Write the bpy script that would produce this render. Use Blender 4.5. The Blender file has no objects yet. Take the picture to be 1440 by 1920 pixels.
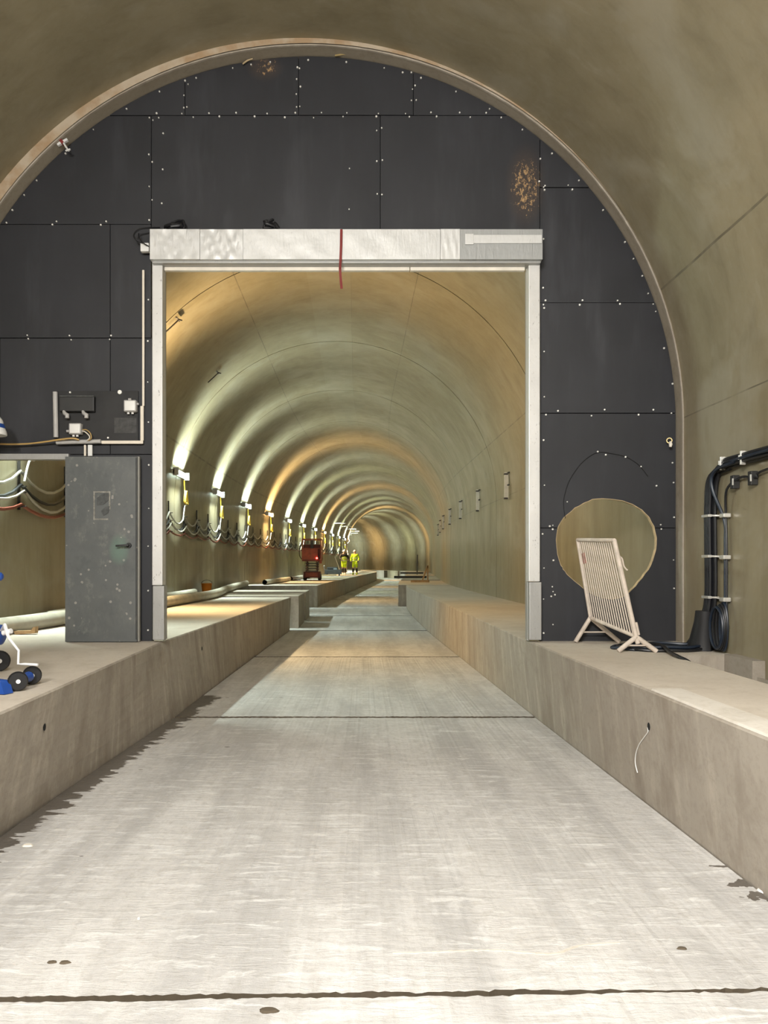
import bpy, bmesh, math, random
from mathutils import Vector, Matrix
random.seed(7)
R = random.Random(11)
sc = bpy.context.scene
COL = sc.collection

# ------------------------------------------------------------------ camera, world, light, exposure
F = 1442.0            # focal length in pixels of the 1440x1920 frame
D = 8.24              # metres from the camera to the black partition wall
PX = 175.0            # pixels per metre at that distance
VX, VY = 668.0, 1056.0
ZC = 1.65             # camera height above the road
cam = bpy.data.cameras.new('camera')
cam.sensor_fit = 'VERTICAL'; cam.sensor_height = 36.0
cam.lens = 36.0 * F / 1920.0
cam.shift_x = (720 - VX) / 1920.0
cam.shift_y = (VY - 960) / 1920.0
cam.clip_start = 0.05; cam.clip_end = 400
co = bpy.data.objects.new('camera', cam); COL.objects.link(co)
co.location = (0, 0, ZC); co.rotation_euler = (math.radians(90), 0, 0)
sc.camera = co
w = bpy.data.worlds.new('world'); sc.world = w; w.use_nodes = True
w.node_tree.nodes['Background'].inputs[0].default_value = (0.5, 0.48, 0.42, 1)
w.node_tree.nodes['Background'].inputs[1].default_value = 0.03
sc.view_settings.view_transform = 'Standard'; sc.view_settings.look = 'None'
sc.view_settings.exposure = 0.0; sc.view_settings.gamma = 1.0
sc.view_settings.use_curve_mapping = False
sc.cycles.use_denoising = True
sc.cycles.max_bounces = 5; sc.cycles.diffuse_bounces = 4; sc.cycles.glossy_bounces = 2
sc.cycles.use_adaptive_sampling = True; sc.cycles.adaptive_threshold = 0.06; sc.cycles.adaptive_min_samples = 12
sc.cycles.sample_clamp_indirect = 4.0
sc.cycles.use_light_tree = True
def area(name, loc, target, size, sizey, power, col):
    l = bpy.data.lights.new(name, 'AREA'); l.shape = 'RECTANGLE'; l.size = size; l.size_y = sizey
    l.energy = power; l.color = col
    o = bpy.data.objects.new(name, l); COL.objects.link(o); o.location = loc
    o.rotation_euler = (Vector(target) - Vector(loc)).to_track_quat('-Z', 'Y').to_euler()
    return o
# work lights of the tunnel section behind the camera (hung under the crown, and lower at the sides)
area('work_light', (0.1, 0.6, 4.5), (0.1, 3.6, 0.0), 1.8, 1.0, 245, (1.0, 0.99, 0.97))
area('work_light', (-1.5, -2.4, 4.3), (3.4, 3.6, 4.1), 1.6, 0.8, 780, (1.0, 0.955, 0.88))
LAMP_POWER = 22.0
LAMP_WATTS = 46.0           # each area light added inside a wall lamp to sharpen its ring

# ------------------------------------------------------------------ helpers
def P(px, py, d):
    return Vector(((px - VX) * d / PX, d * D, ZC - (py - VY) * d / PX))
BENCH = ZC - (1202 - VY) / PX           # height of the walkway benches
def tag(o, label=None, cat=None, group=None, kind=None):
    if label: o['label'] = label
    if cat: o['category'] = cat
    if group: o['group'] = group
    if kind: o['kind'] = kind
    return o
def empty(name, loc, label=None, cat=None, group=None, kind=None):
    o = bpy.data.objects.new(name, None); COL.objects.link(o); o.location = loc
    o.empty_display_size = 0.1
    return tag(o, label, cat, group, kind)
def ploc(p):
    v = Vector(p.location)
    while p.parent: p = p.parent; v = v + Vector(p.location)
    return v
def mk(name, verts, faces, mat, parent=None, smooth=False, center=True):
    """verts in world space; object origin at the middle of the base"""
    vs = [Vector(v) for v in verts]
    lo = Vector((min(v.x for v in vs), min(v.y for v in vs), min(v.z for v in vs)))
    hi = Vector((max(v.x for v in vs), max(v.y for v in vs), max(v.z for v in vs)))
    org = Vector(((lo.x + hi.x) / 2, (lo.y + hi.y) / 2, lo.z)) if center else Vector((0, 0, 0))
    me = bpy.data.meshes.new(name)
    me.from_pydata([v - org for v in vs], [], faces); me.update()
    if smooth: me.shade_smooth()
    me.materials.append(M[mat])
    o = bpy.data.objects.new(name, me); COL.objects.link(o)
    if parent is not None:
        o.parent = parent; o.location = org - ploc(parent)
    else: o.location = org
    return o
class MB:
    def __init__(s): s.v = []; s.f = []
    def add(s, v, f):
        n = len(s.v); s.v += [Vector(x) for x in v]; s.f += [tuple(i + n for i in q) for q in f]; return s
    def box(s, lo, hi):
        x0, y0, z0 = lo; x1, y1, z1 = hi
        return s.add([(x0,y0,z0),(x1,y0,z0),(x1,y1,z0),(x0,y1,z0),(x0,y0,z1),(x1,y0,z1),(x1,y1,z1),(x0,y1,z1)],
                     [(0,3,2,1),(4,5,6,7),(0,1,5,4),(1,2,6,5),(2,3,7,6),(3,0,4,7)])
    def bbox(s, lo, hi, b=0.01):
        """bevelled box"""
        bm = bmesh.new()
        l, h = Vector(lo), Vector(hi)
        bmesh.ops.create_cube(bm, size=1.0, matrix=Matrix.Translation((l + h) / 2) @ Matrix.Diagonal((*(h - l), 1)))
        bmesh.ops.bevel(bm, geom=bm.edges[:], offset=b, segments=2, affect='EDGES', profile=0.6)
        bm.verts.index_update()
        s.add([v.co.copy() for v in bm.verts], [tuple(v.index for v in f.verts) for f in bm.faces]); bm.free(); return s
    def bar(s, a, b, w, h, up=(0, 0, 1)):
        a, b = Vector(a), Vector(b); t = (b - a).normalized(); u = Vector(up)
        if abs(t.dot(u)) > 0.98: u = Vector((0, 1, 0))
        r = t.cross(u).normalized(); u = r.cross(t)
        q = []
        for p in (a, b):
            q += [p + r*w/2 + u*h/2, p - r*w/2 + u*h/2, p - r*w/2 - u*h/2, p + r*w/2 - u*h/2]
        return s.add(q, [(0,1,2,3),(7,6,5,4),(0,4,5,1),(1,5,6,2),(2,6,7,3),(3,7,4,0)])
    def tube(s, pts, r, n=8, cyc=False, cap=True):
        pts = [Vector(p) for p in pts]; m = len(pts); base = len(s.v)
        rr = r if hasattr(r, '__len__') else [r] * m
        prev = None; rings = []
        for i, p in enumerate(pts):
            a = pts[(i - 1) % m] if (i > 0 or cyc) else pts[0]
            b = pts[(i + 1) % m] if (i < m - 1 or cyc) else pts[-1]
            t = (b - a).normalized() if (b - a).length > 1e-9 else Vector((0, 0, 1))
            if prev is None:
                u = Vector((0, 0, 1)) if abs(t.z) < 0.9 else Vector((1, 0, 0))
            else: u = prev
            u = (u - t * u.dot(t)).normalized(); prev = u; v = t.cross(u)
            rings.append([p + (u * math.cos(2*math.pi*k/n) + v * math.sin(2*math.pi*k/n)) * rr[i] for k in range(n)])
        vs = [q for g in rings for q in g]; fs = []
        for i in range(m if cyc else m - 1):
            j = (i + 1) % m
            for k in range(n):
                k2 = (k + 1) % n
                fs.append((i*n + k, i*n + k2, j*n + k2, j*n + k))
        if cap and not cyc:
            fs.append(tuple(range(n))[::-1]); fs.append(tuple((m-1)*n + k for k in range(n)))
        return s.add(vs, fs)
    def cyl(s, a, b, r, n=16): return s.tube([a, b], r, n)
    def ring(s, c, ax, R0, r, n=24, m=8):
        ax = Vector(ax).normalized(); u = ax.orthogonal().normalized(); v = ax.cross(u); c = Vector(c)
        return s.tube([c + (u*math.cos(2*math.pi*k/n) + v*math.sin(2*math.pi*k/n))*R0 for k in range(n)], r, m, cyc=True)
    def sphere(s, c, r, nu=12, nv=8):
        c = Vector(c); sx = r if hasattr(r, '__len__') else (r, r, r)
        vs = []
        for i in range(nv + 1):
            a = math.pi * i / nv
            for k in range(nu):
                b = 2*math.pi*k/nu
                vs.append(c + Vector((sx[0]*math.sin(a)*math.cos(b), sx[1]*math.sin(a)*math.sin(b), sx[2]*math.cos(a))))
        fs = [(i*nu + k, (i+1)*nu + k, (i+1)*nu + (k+1) % nu, i*nu + (k+1) % nu) for i in range(nv) for k in range(nu)]
        return s.add(vs, fs)
    def poly(s, pts, y0, y1):
        """outline in x,z extruded along y"""
        n = len(pts)
        v = [(x, y0, z) for x, z in pts] + [(x, y1, z) for x, z in pts]
        f = [tuple(range(n)), tuple(range(2*n - 1, n - 1, -1))] + [((i+1) % n, i, n + i, n + (i+1) % n) for i in range(n)]
        return s.add(v, f)
    def build(s, name, mat, parent=None, smooth=False): 
        o = mk(name, s.v, s.f, mat, parent, smooth)
        bm = bmesh.new(); bm.from_mesh(o.data); bmesh.ops.recalc_face_normals(bm, faces=bm.faces[:]); bm.to_mesh(o.data); bm.free()
        if smooth: o.data.set_sharp_from_angle(angle=math.radians(40))
        return o
def smoothpath(pts, n=6, cyc=False):
    pts = [Vector(p) for p in pts]; out = []; m = len(pts)
    for i in range(m if cyc else m - 1):
        g = (lambda k: pts[k % m]) if cyc else (lambda k: pts[max(0, min(m - 1, k))])
        p0, p1, p2, p3 = g(i-1), g(i), g(i+1), g(i+2)
        for k in range(n):
            t = k / n
            out.append(0.5 * ((2*p1) + (p2 - p0)*t + (2*p0 - 5*p1 + 4*p2 - p3)*t*t + (3*p1 - p0 - 3*p2 + p3)*t**3))
    if not cyc: out.append(pts[-1])
    return out
def dup(root, delta, label=None):
    def cp(o, par):
        c = o.copy(); COL.objects.link(c); c.parent = par
        for ch in o.children: cp(ch, c)
        return c
    r = cp(root, None); r.location = Vector(root.location) + Vector(delta)
    if label: r['label'] = label
    return r

# ------------------------------------------------------------------ materials
M = {}
class NT:
    def __init__(s, name, rough=0.6, metal=0.0, spec=0.5):
        s.m = bpy.data.materials.new(name); s.m.use_nodes = True; s.t = s.m.node_tree
        s.b = s.t.nodes['Principled BSDF']; M[name] = s.m
        s.b.inputs['Roughness'].default_value = rough; s.b.inputs['Metallic'].default_value = metal
        s.b.inputs['Specular IOR Level'].default_value = spec
    def n(s, typ, **k):
        x = s.t.nodes.new('ShaderNode' + typ)
        for a, v in k.items(): setattr(x, a, v)
        return x
    def l(s, a, b): s.t.links.new(a, b)
    def pos(s):
        return s.n('NewGeometry').outputs['Position']
    def obj(s): return s.n('TexCoord').outputs['Object']
    def map(s, vec, sc_=(1,1,1), loc=(0,0,0)):
        x = s.n('Mapping'); s.l(vec, x.inputs[0]); x.inputs['Scale'].default_value = sc_; x.inputs['Location'].default_value = loc
        return x.outputs[0]
    def noise(s, vec, scale, detail=4, rough=0.55, dist=0.0):
        x = s.n('TexNoise'); s.l(vec, x.inputs['Vector']); x.inputs['Scale'].default_value = scale
        x.inputs['Detail'].default_value = detail; x.inputs['Roughness'].default_value = rough; x.inputs['Distortion'].default_value = dist
        return x.outputs['Fac']
    def vor(s, vec, scale, rnd=1.0):
        x = s.n('TexVoronoi'); s.l(vec, x.inputs['Vector']); x.inputs['Scale'].default_value = scale
        x.inputs['Randomness'].default_value = rnd
        return x.outputs['Distance']
    def ramp(s, f, stops):
        x = s.n('ValToRGB'); s.l(f, x.inputs[0]); e = x.color_ramp.elements
        while len(e) < len(stops): e.new(0.5)
        for i, (p, c) in enumerate(stops):
            e[i].position = p; e[i].color = (c, c, c, 1) if not hasattr(c, '__len__') else (*c, 1)
        return x.outputs[0]
    def math(s, op, a, b=None, c=None):
        x = s.n('Math', operation=op)
        for i, v in enumerate((a, b, c)):
            if v is None: continue
            if isinstance(v, (int, float)): x.inputs[i].default_value = v
            else: s.l(v, x.inputs[i])
        return x.outputs[0]
    def mix(s, f, a, b, blend='MIX'):
        x = s.n('Mix', data_type='RGBA', blend_type=blend)
        for v, i in ((f, 0), (a, 6), (b, 7)):
            if isinstance(v, (int, float)): x.inputs[i].default_value = v
            elif isinstance(v, tuple): x.inputs[i].default_value = (*v, 1)
            else: s.l(v, x.inputs[i])
        return x.outputs[2]
    def sep(s, vec):
        x = s.n('SeparateXYZ'); s.l(vec, x.inputs[0]); return x.outputs
    def smooth(s, v, a, b, lo=0.0, hi=1.0):
        x = s.n('MapRange', interpolation_type='SMOOTHSTEP'); s.l(v, x.inputs[0])
        for i, q in zip((1, 2, 3, 4), (a, b, lo, hi)): x.inputs[i].default_value = q
        return x.outputs[0]
    def color(s, c):
        if isinstance(c, tuple): s.b.inputs['Base Color'].default_value = (*c, 1)
        else: s.l(c, s.b.inputs['Base Color'])
        return s
    def rough(s, r): s.l(r, s.b.inputs['Roughness']); return s
    def bump(s, h, strength=0.3, dist=0.01):
        x = s.n('Bump'); x.inputs['Strength'].default_value = strength; x.inputs['Distance'].default_value = dist
        s.l(h, x.inputs['Height']); s.l(x.outputs[0], s.b.inputs['Normal']); return s
def plain(name, c, rough=0.5, metal=0.0, var=0.12, scale=6.0, spec=0.5, bump=0.0):
    t = NT(name, rough, metal, spec); v = t.obj(); n = t.noise(v, scale, 5)
    a = tuple(x * (1 - var) for x in c); b = tuple(min(1, x * (1 + var)) for x in c)
    t.color(t.mix(t.ramp(n, [(0.3, 0.0), (0.7, 1.0)]), a, b))
    if bump: t.bump(t.noise(v, scale * 8, 3), bump, 0.004)
    return t
def glow(name, c, strength):
    t = NT(name, 0.4); t.color(tuple(min(1, x) for x in c))
    t.b.inputs['Emission Color'].default_value = (*c, 1); t.b.inputs['Emission Strength'].default_value = strength

def concrete_lining():
    t = NT('lining_concrete', 0.45); p = t.pos()
    big = t.noise(p, 0.35, 5, 0.6); mid = t.noise(t.map(p, (1.2, 0.8, 0.35)), 1.6, 5, 0.6)
    fine = t.noise(t.map(p, (1, 1, 1)), 14, 6, 0.65)
    col = t.mix(t.ramp(big, [(0.3, 0.0), (0.7, 1.0)]), (0.23, 0.195, 0.118), (0.30, 0.26, 0.172))
    col = t.mix(t.math('MULTIPLY', t.ramp(mid, [(0.42, 0.0), (0.75, 1.0)]), 0.45), col, (0.185, 0.155, 0.093))
    col = t.mix(t.math('MULTIPLY', t.ramp(fine, [(0.4, 0.0), (0.8, 1.0)]), 0.25), col, (0.33, 0.30, 0.23))
    ar = t.n('Attribute'); ar.attribute_name = 'arc'; px_, py_, pz_ = t.sep(p)
    cv = t.n('CombineXYZ'); t.l(t.math('MULTIPLY', ar.outputs['Fac'], 0.05), cv.inputs[0]); t.l(t.math('MULTIPLY', py_, 1.6), cv.inputs[1])
    brush = t.noise(cv.outputs[0], 2.4, 6, 0.68, 0.3)
    col = t.mix(t.math('MULTIPLY', t.ramp(brush, [(0.48, 0.0), (0.68, 1.0)]), 0.42), col, (0.14, 0.113, 0.062))
    col = t.mix(t.math('MULTIPLY', t.ramp(brush, [(0.28, 1.0), (0.42, 0.0)]), 0.35), col, (0.38, 0.345, 0.265))
    sm_ = t.noise(p, 0.9, 4, 0.55, 0.8)
    col = t.mix(t.math('MULTIPLY', t.ramp(sm_, [(0.52, 0.0), (0.66, 1.0)]), 0.4), col, (0.36, 0.335, 0.265))
    at = t.n('Attribute'); at.attribute_name = 'ang'; ang = at.outputs['Fac']
    wob = t.math('ADD', ang, t.math('MULTIPLY', t.math('SUBTRACT', t.noise(p, 1.5, 3), 0.5), 0.25))
    line = None
    for a, wd in ((20, .16), (160, .32), (66, .12), (114.6, .14), (0.5, .1), (84, .05)):
        c = t.math('COMPARE', wob, float(a), wd)
        line = c if line is None else t.math('MAXIMUM', line, c)
    brk = t.ramp(t.noise(p, 2.2, 3), [(0.35, 0.25), (0.55, 1.0)])
    col = t.mix(t.math('MULTIPLY', t.math('MULTIPLY', line, brk), 0.75), col, (0.09, 0.075, 0.05))
    # strips of slightly different tone between the formwork lines
    band = t.math('LESS_THAN', t.math('ABSOLUTE', t.math('SUBTRACT', ang, 90.0)), 6.0)
    col = t.mix(t.math('MULTIPLY', band, 0.12), col, (0.42, 0.42, 0.34))
    oi = t.n('ObjectInfo'); 
    col = t.mix(t.math('MULTIPLY', oi.outputs['Random'], 0.14), col, (0.20, 0.185, 0.13))
    t.color(col)
    t.rough(t.ramp(mid, [(0.3, 0.30), (0.7, 0.42)]))
    t.bump(mid, 0.15, 0.012)
concrete_lining()
def concrete(name, a, b, dirt, rough=0.8, streak=False):
    t = NT(name, rough); p = t.pos()
    big = t.noise(p, 0.8, 5, 0.6); fine = t.noise(p, 22, 5, 0.7)
    col = t.mix(t.ramp(big, [(0.3, 0.0), (0.7, 1.0)]), a, b)
    if streak:
        st = t.noise(t.map(p, (5.0, 5.0, 0.5)), 1.7, 4, 0.6)
        col = t.mix(t.math('MULTIPLY', t.ramp(st, [(0.5, 0.0), (0.66, 1.0)]), 0.6), col, tuple(min(1, x*1.25) for x in b))
        st2 = t.noise(t.map(p, (3.0, 3.0, 0.9), (7, 3, 1)), 1.3, 4, 0.6)
        col = t.mix(t.math('MULTIPLY', t.ramp(st2, [(0.5, 0.0), (0.68, 1.0)]), 0.7), col, dirt)
    mo = t.noise(p, 4.0, 6, 0.7, 0.3)
    col = t.mix(t.math('MULTIPLY', t.ramp(mo, [(0.5, 0.0), (0.7, 1.0)]), 0.5), col, dirt)
    col = t.mix(t.math('MULTIPLY', t.ramp(fine, [(0.5, 0.0), (0.75, 1.0)]), 0.45), col, dirt)
    t.color(col); t.bump(t.math('ADD', fine, big), 0.22, 0.008)
    return t
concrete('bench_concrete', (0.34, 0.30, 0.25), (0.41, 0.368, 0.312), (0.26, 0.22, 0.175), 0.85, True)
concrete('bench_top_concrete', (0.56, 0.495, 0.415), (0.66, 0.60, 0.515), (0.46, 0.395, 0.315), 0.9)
concrete('kerb_strip_concrete', (0.63, 0.585, 0.515), (0.73, 0.69, 0.625), (0.5, 0.45, 0.37), 0.85)
concrete('trench_concrete', (0.29, 0.255, 0.21), (0.36, 0.32, 0.27), (0.2, 0.17, 0.13), 0.9)
concrete('collar_concrete', (0.27, 0.235, 0.18), (0.33, 0.29, 0.23), (0.2, 0.165, 0.12), 0.8)
concrete('dirt_base', (0.075, 0.058, 0.038), (0.12, 0.095, 0.065), (0.05, 0.04, 0.026), 0.95)
def collar_face():
    t = NT('collar_face', 0.8); p = t.pos()
    a = t.noise(p, 3.0, 4, 0.6)
    col = t.mix(t.ramp(a, [(0.4, 0.0), (0.6, 1.0)]), (0.40, 0.28, 0.17), (0.5, 0.42, 0.32))
    t.color(col); t.bump(a, 0.3, 0.01)
collar_face()
def road():
    t = NT('road_concrete', 0.7); p = t.pos(); x, y, z = t.sep(p)
    big = t.noise(p, 0.55, 5, 0.6); st = t.noise(t.map(p, (1.6, 0.16, 1)), 1.4, 5, 0.62)
    fine = t.noise(t.map(p, (1.0, 0.75, 1)), 16, 6, 0.7); rip = t.noise(t.map(p, (0.6, 3.0, 1)), 5, 5, 0.7, 0.6)
    col = t.mix(t.ramp(big, [(0.3, 0.0), (0.7, 1.0)]), (0.545, 0.528, 0.505), (0.655, 0.643, 0.625))
    col = t.mix(t.math('MULTIPLY', t.ramp(st, [(0.44, 0.0), (0.6, 1.0)]), 0.7), col, (0.40, 0.39, 0.38))
    col = t.mix(t.math('MULTIPLY', t.ramp(rip, [(0.54, 0.0), (0.64, 1.0)]), 0.7), col, (0.735, 0.73, 0.71))
    col = t.mix(t.math('MULTIPLY', t.ramp(fine, [(0.5, 0.0), (0.72, 1.0)]), 0.5), col, (0.36, 0.335, 0.30))
    mot = t.noise(t.map(p, (1.0, 0.55, 1)), 3.2, 6, 0.72, 0.4)
    col = t.mix(t.math('MULTIPLY', t.ramp(mot, [(0.5, 0.0), (0.66, 1.0)]), 0.5), col, (0.42, 0.41, 0.395))
    col = t.mix(t.math('MULTIPLY', t.ramp(mot, [(0.3, 1.0), (0.42, 0.0)]), 0.5), col, (0.75, 0.745, 0.73))
    # tyre lug marks running down the lane
    wv = t.n('TexWave', bands_direction='Y'); t.l(t.map(p, (0.0, 1.0, 0.0)), wv.inputs[0]); wv.inputs['Scale'].default_value = 6.0
    wv.inputs['Distortion'].default_value = 1.5
    trk = t.math('LESS_THAN', t.math('ABSOLUTE', t.math('ADD', x, 0.12)), 0.10)
    col = t.mix(t.math('MULTIPLY', t.math('MULTIPLY', trk, wv.outputs['Fac']), 0.16), col, (0.36, 0.34, 0.32))
    # wet ragged edge along the foot of the left walkway
    edge = t.math('ADD', -2.46, t.math('MULTIPLY', y, 0.0607))
    dist = t.math('SUBTRACT', x, edge)
    rag = t.noise(t.map(p, (1.2, 5.0, 1)), 2.2, 4, 0.6)
    lim = t.math('MULTIPLY', t.math('SUBTRACT', rag, 0.18), 0.55)
    wet = t.math('LESS_THAN', dist, lim)
    near = t.math('LESS_THAN', y, 9.6)
    wet = t.math('MULTIPLY', wet, near)
    spots = t.math('LESS_THAN', t.vor(t.map(p, (1.0, 2.4, 0)), 1.9), 0.055)
    sp = t.math('MULTIPLY', spots, t.math('LESS_THAN', dist, 1.1)); sp = t.math('MULTIPLY', sp, near)
    d2 = t.math('MAXIMUM', wet, sp)
    # damp corner at the right foot, beside the near joint
    dr = t.math('SUBTRACT', t.math('SUBTRACT', 2.13, t.math('MULTIPLY', y, 0.025)), x)
    wr = t.math('LESS_THAN', dr, t.math('MULTIPLY', t.math('SUBTRACT', t.noise(t.map(p, (2, 2, 1), (4, 2, 0)), 1.7, 4), 0.42), 0.6))
    d2 = t.math('MAXIMUM', d2, t.math('MULTIPLY', wr, t.math('LESS_THAN', y, 4.2)))
    col = t.mix(t.math('MULTIPLY', d2, 0.88), col, (0.085, 0.068, 0.05))
    t.color(col)
    t.rough(t.math('SUBTRACT', 0.78, t.math('MULTIPLY', d2, 0.25)))
    t.bump(t.math('ADD', fine, t.math('MULTIPLY', rip, 2.0)), 0.45, 0.012)
road()
def black_panel():
    t = NT('black_panel', 0.6); p = t.pos(); x, y, z = t.sep(p)
    a = t.noise(p, 1.1, 5, 0.6); b = t.noise(t.map(p, (2.0, 1, 0.35)), 2.0, 4, 0.6); f = t.noise(p, 40, 3)
    col = t.mix(t.ramp(a, [(0.3, 0.0), (0.75, 1.0)]), (0.0115, 0.0122, 0.0158), (0.0225, 0.0238, 0.030))
    col = t.mix(t.math('MULTIPLY', t.ramp(b, [(0.55, 0.0), (0.8, 1.0)]), 0.5), col, (0.045, 0.047, 0.057))
    oi = t.n('ObjectInfo'); col = t.mix(t.math('MULTIPLY', oi.outputs['Random'], 0.4), col, (0.033, 0.0345, 0.041))
    # two rubbed patches where rust speckles show
    def patch(px, py, rx, rz):
        c = P(px, py, 1.0)
        dx = t.math('DIVIDE', t.math('SUBTRACT', x, c.x), rx); dz = t.math('DIVIDE', t.math('SUBTRACT', z, c.z), rz)
        r = t.math('ADD', t.math('MULTIPLY', dx, dx), t.math('MULTIPLY', dz, dz))
        return t.smooth(r, 0.0, 1.0, 1.0, 0.0)
    m = t.math('MAXIMUM', patch(985, 350, 0.24, 0.5), t.math('MULTIPLY', patch(497, 128, 0.22, 0.16), 0.85))
    n = t.noise(t.map(p, (1.3, 1, 0.8)), 17, 6, 0.85)
    sp = t.math('GREATER_THAN', t.math('ADD', n, t.math('MULTIPLY', m, 0.19)), 0.72)
    sp = t.math('MULTIPLY', sp, t.math('GREATER_THAN', m, 0.02))
    col = t.mix(t.math('MULTIPLY', m, 0.3), col, (0.10, 0.062, 0.038))
    col = t.mix(t.math('MULTIPLY', sp, 0.85), col, (0.52, 0.33, 0.15))
    t.color(col); t.bump(t.math('ADD', a, t.math('MULTIPLY', f, 0.2)), 0.15, 0.01)
    t.rough(t.ramp(b, [(0.3, 0.62), (0.8, 0.45)]))
black_panel()
def metal_sheet(name, c, rough, crinkle, speck):
    t = NT(name, rough, 0.35); p = t.pos(); x, y, z = t.sep(p)
    a = t.noise(p, 2.0, 5, 0.6)
    col = t.mix(a, tuple(v * 0.85 for v in c), tuple(min(1, v * 1.08) for v in c))
    s1 = t.noise(t.map(p, (3, 3, 1.2)), 16, 5, 0.7)
    col = t.mix(t.math('MULTIPLY', t.ramp(s1, [(0.62, 0.0), (0.70, 1.0)]), speck), col, (0.12, 0.11, 0.10))
    t.color(col)
    cr = t.noise(t.map(p, (7, 1, 1.4)), 2.6, 4, 0.55, 1.5)
    t.bump(t.math('ADD', t.math('MULTIPLY', cr, crinkle), a), 0.5, 0.02)
metal_sheet('foil_sheet', (0.66, 0.665, 0.66), 0.42, 0.25, 0.2)
metal_sheet('foil_grey', (0.38, 0.39, 0.39), 0.45, 0.4, 0.3)
metal_sheet('guide_metal', (0.68, 0.675, 0.66), 0.5, 0.0, 0.75)
metal_sheet('galvanised', (0.40, 0.40, 0.39), 0.45, 0.2, 0.6)
def door_paint():
    t = NT('door_paint', 0.5); p = t.pos(); x, y, z = t.sep(p)
    a = t.noise(p, 1.6, 5, 0.6); b = t.noise(t.map(p, (1, 1, 0.5)), 4.5, 5, 0.65)
    col = t.mix(t.ramp(a, [(0.3, 0.0), (0.7, 1.0)]), (0.085, 0.094, 0.096), (0.135, 0.142, 0.14))
    col = t.mix(t.math('MULTIPLY', t.ramp(b, [(0.55, 0.0), (0.8, 1.0)]), 0.5), col, (0.2, 0.2, 0.185))
    sp = t.math('LESS_THAN', t.vor(t.map(p, (1, 0.0, 1)), 12.0), 0.17)
    sp = t.math('MULTIPLY', sp, t.math('GREATER_THAN', t.noise(t.map(p, (1, 1, 1), (3, 0, 1)), 2.6, 2), 0.5))
    col = t.mix(t.math('MULTIPLY', sp, 0.5), col, (0.45, 0.43, 0.38))
    b2 = t.noise(t.map(p, (1.4, 1, 1.0), (5, 0, 2)), 5.5, 5, 0.75)
    col = t.mix(t.math('MULTIPLY', t.ramp(b2, [(0.56, 0.0), (0.68, 1.0)]), 0.45), col, (0.22, 0.22, 0.2))
    col = t.mix(t.math('MULTIPLY', t.ramp(b2, [(0.3, 1.0), (0.44, 0.0)]), 0.4), col, (0.06, 0.07, 0.075))
    c = P(232, 1030, 1.0)
    dx = t.math('SUBTRACT', x, c.x); dz = t.math('SUBTRACT', z, c.z)
    r = t.math('ADD', t.math('MULTIPLY', dx, dx), t.math('MULTIPLY', t.math('MULTIPLY', dz, dz), 0.4))
    g = t.smooth(t.math('ADD', r, t.math('MULTIPLY', b, 0.012)), 0.004, 0.022, 1.0, 0.0)
    col = t.mix(t.math('MULTIPLY', g, 0.45), col, (0.16, 0.30, 0.22))
    t.color(col); t.bump(b, 0.15, 0.01)
door_paint()
plain('door_edge', (0.26, 0.25, 0.22), 0.5)
plain('residue', (0.23, 0.225, 0.20), 0.7, var=0.4, scale=30)
plain('smear_dark', (0.075, 0.08, 0.08), 0.7, var=0.3, scale=30)
plain('panel_backing', (0.012, 0.012, 0.013), 0.8)
plain('screw_head', (0.85, 0.84, 0.8), 0.3, 0.3, 0.05)
plain('rail_cream', (0.78, 0.73, 0.64), 0.5, 0.0, 0.1)
plain('rubber_black', (0.012, 0.012, 0.014), 0.5)
plain('cable_black', (0.009, 0.0095, 0.012), 0.45)
plain('cable_blue', (0.012, 0.02, 0.036), 0.42)
plain('cable_grey', (0.45, 0.43, 0.37), 0.5)
plain('cable_red', (0.20, 0.05, 0.028), 0.5)
plain('cable_brown', (0.50, 0.33, 0.12), 0.5)
plain('cable_yellow', (0.80, 0.55, 0.06), 0.5)
plain('strap_red', (0.2, 0.022, 0.02), 0.7)
plain('tie_white', (0.85, 0.84, 0.8), 0.5)
plain('clamp_steel', (0.75, 0.74, 0.70), 0.3, 0.6)
plain('plastic_grey', (0.47, 0.46, 0.45), 0.5, var=0.08)
plain('plastic_cream', (0.80, 0.73, 0.62), 0.45, var=0.06)
plain('plastic_white', (0.82, 0.82, 0.80), 0.4, var=0.06)
plain('plastic_black', (0.022, 0.022, 0.022), 0.5)
plain('board_black', (0.022, 0.022, 0.023), 0.65, var=0.4, scale=3)
plain('residue_board', (0.055, 0.055, 0.055), 0.7, var=0.4, scale=20)
plain('blue_paint', (0.016, 0.065, 0.30), 0.35, var=0.2)
plain('white_steel', (0.85, 0.85, 0.85), 0.35, 0.1, 0.05)
plain('wood', (0.42, 0.27, 0.13), 0.75, var=0.25, scale=14)
plain('wood_pale', (0.52, 0.40, 0.24), 0.75, var=0.25, scale=14)
plain('pipe_grey', (0.50, 0.465, 0.38), 0.5, var=0.2, scale=3)
plain('dark_void', (0.01, 0.01, 0.01), 0.9)
plain('barrier_paint', (0.62, 0.54, 0.465), 0.6, var=0.2, scale=10, bump=0.2)
plain('barrier_rust', (0.45, 0.22, 0.18), 0.8, var=0.3, scale=20)
plain('orange_paint', (0.24, 0.05, 0.018), 0.5, var=0.3, scale=5)
plain('orange_dark', (0.11, 0.022, 0.011), 0.55, var=0.3, scale=5)
plain('orange_plastic', (0.75, 0.24, 0.02), 0.5)
plain('machine_dark', (0.06, 0.065, 0.07), 0.5)
plain('hivis_yellow', (0.62, 0.92, 0.03), 0.7, var=0.08)
plain('reflective', (0.85, 0.86, 0.80), 0.4, var=0.04)
plain('work_black', (0.018, 0.018, 0.022), 0.8)
plain('skin', (0.52, 0.33, 0.24), 0.6)
plain('hook_steel', (0.05, 0.045, 0.04), 0.6)
plain('lamp_body', (0.55, 0.56, 0.56), 0.5)
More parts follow.
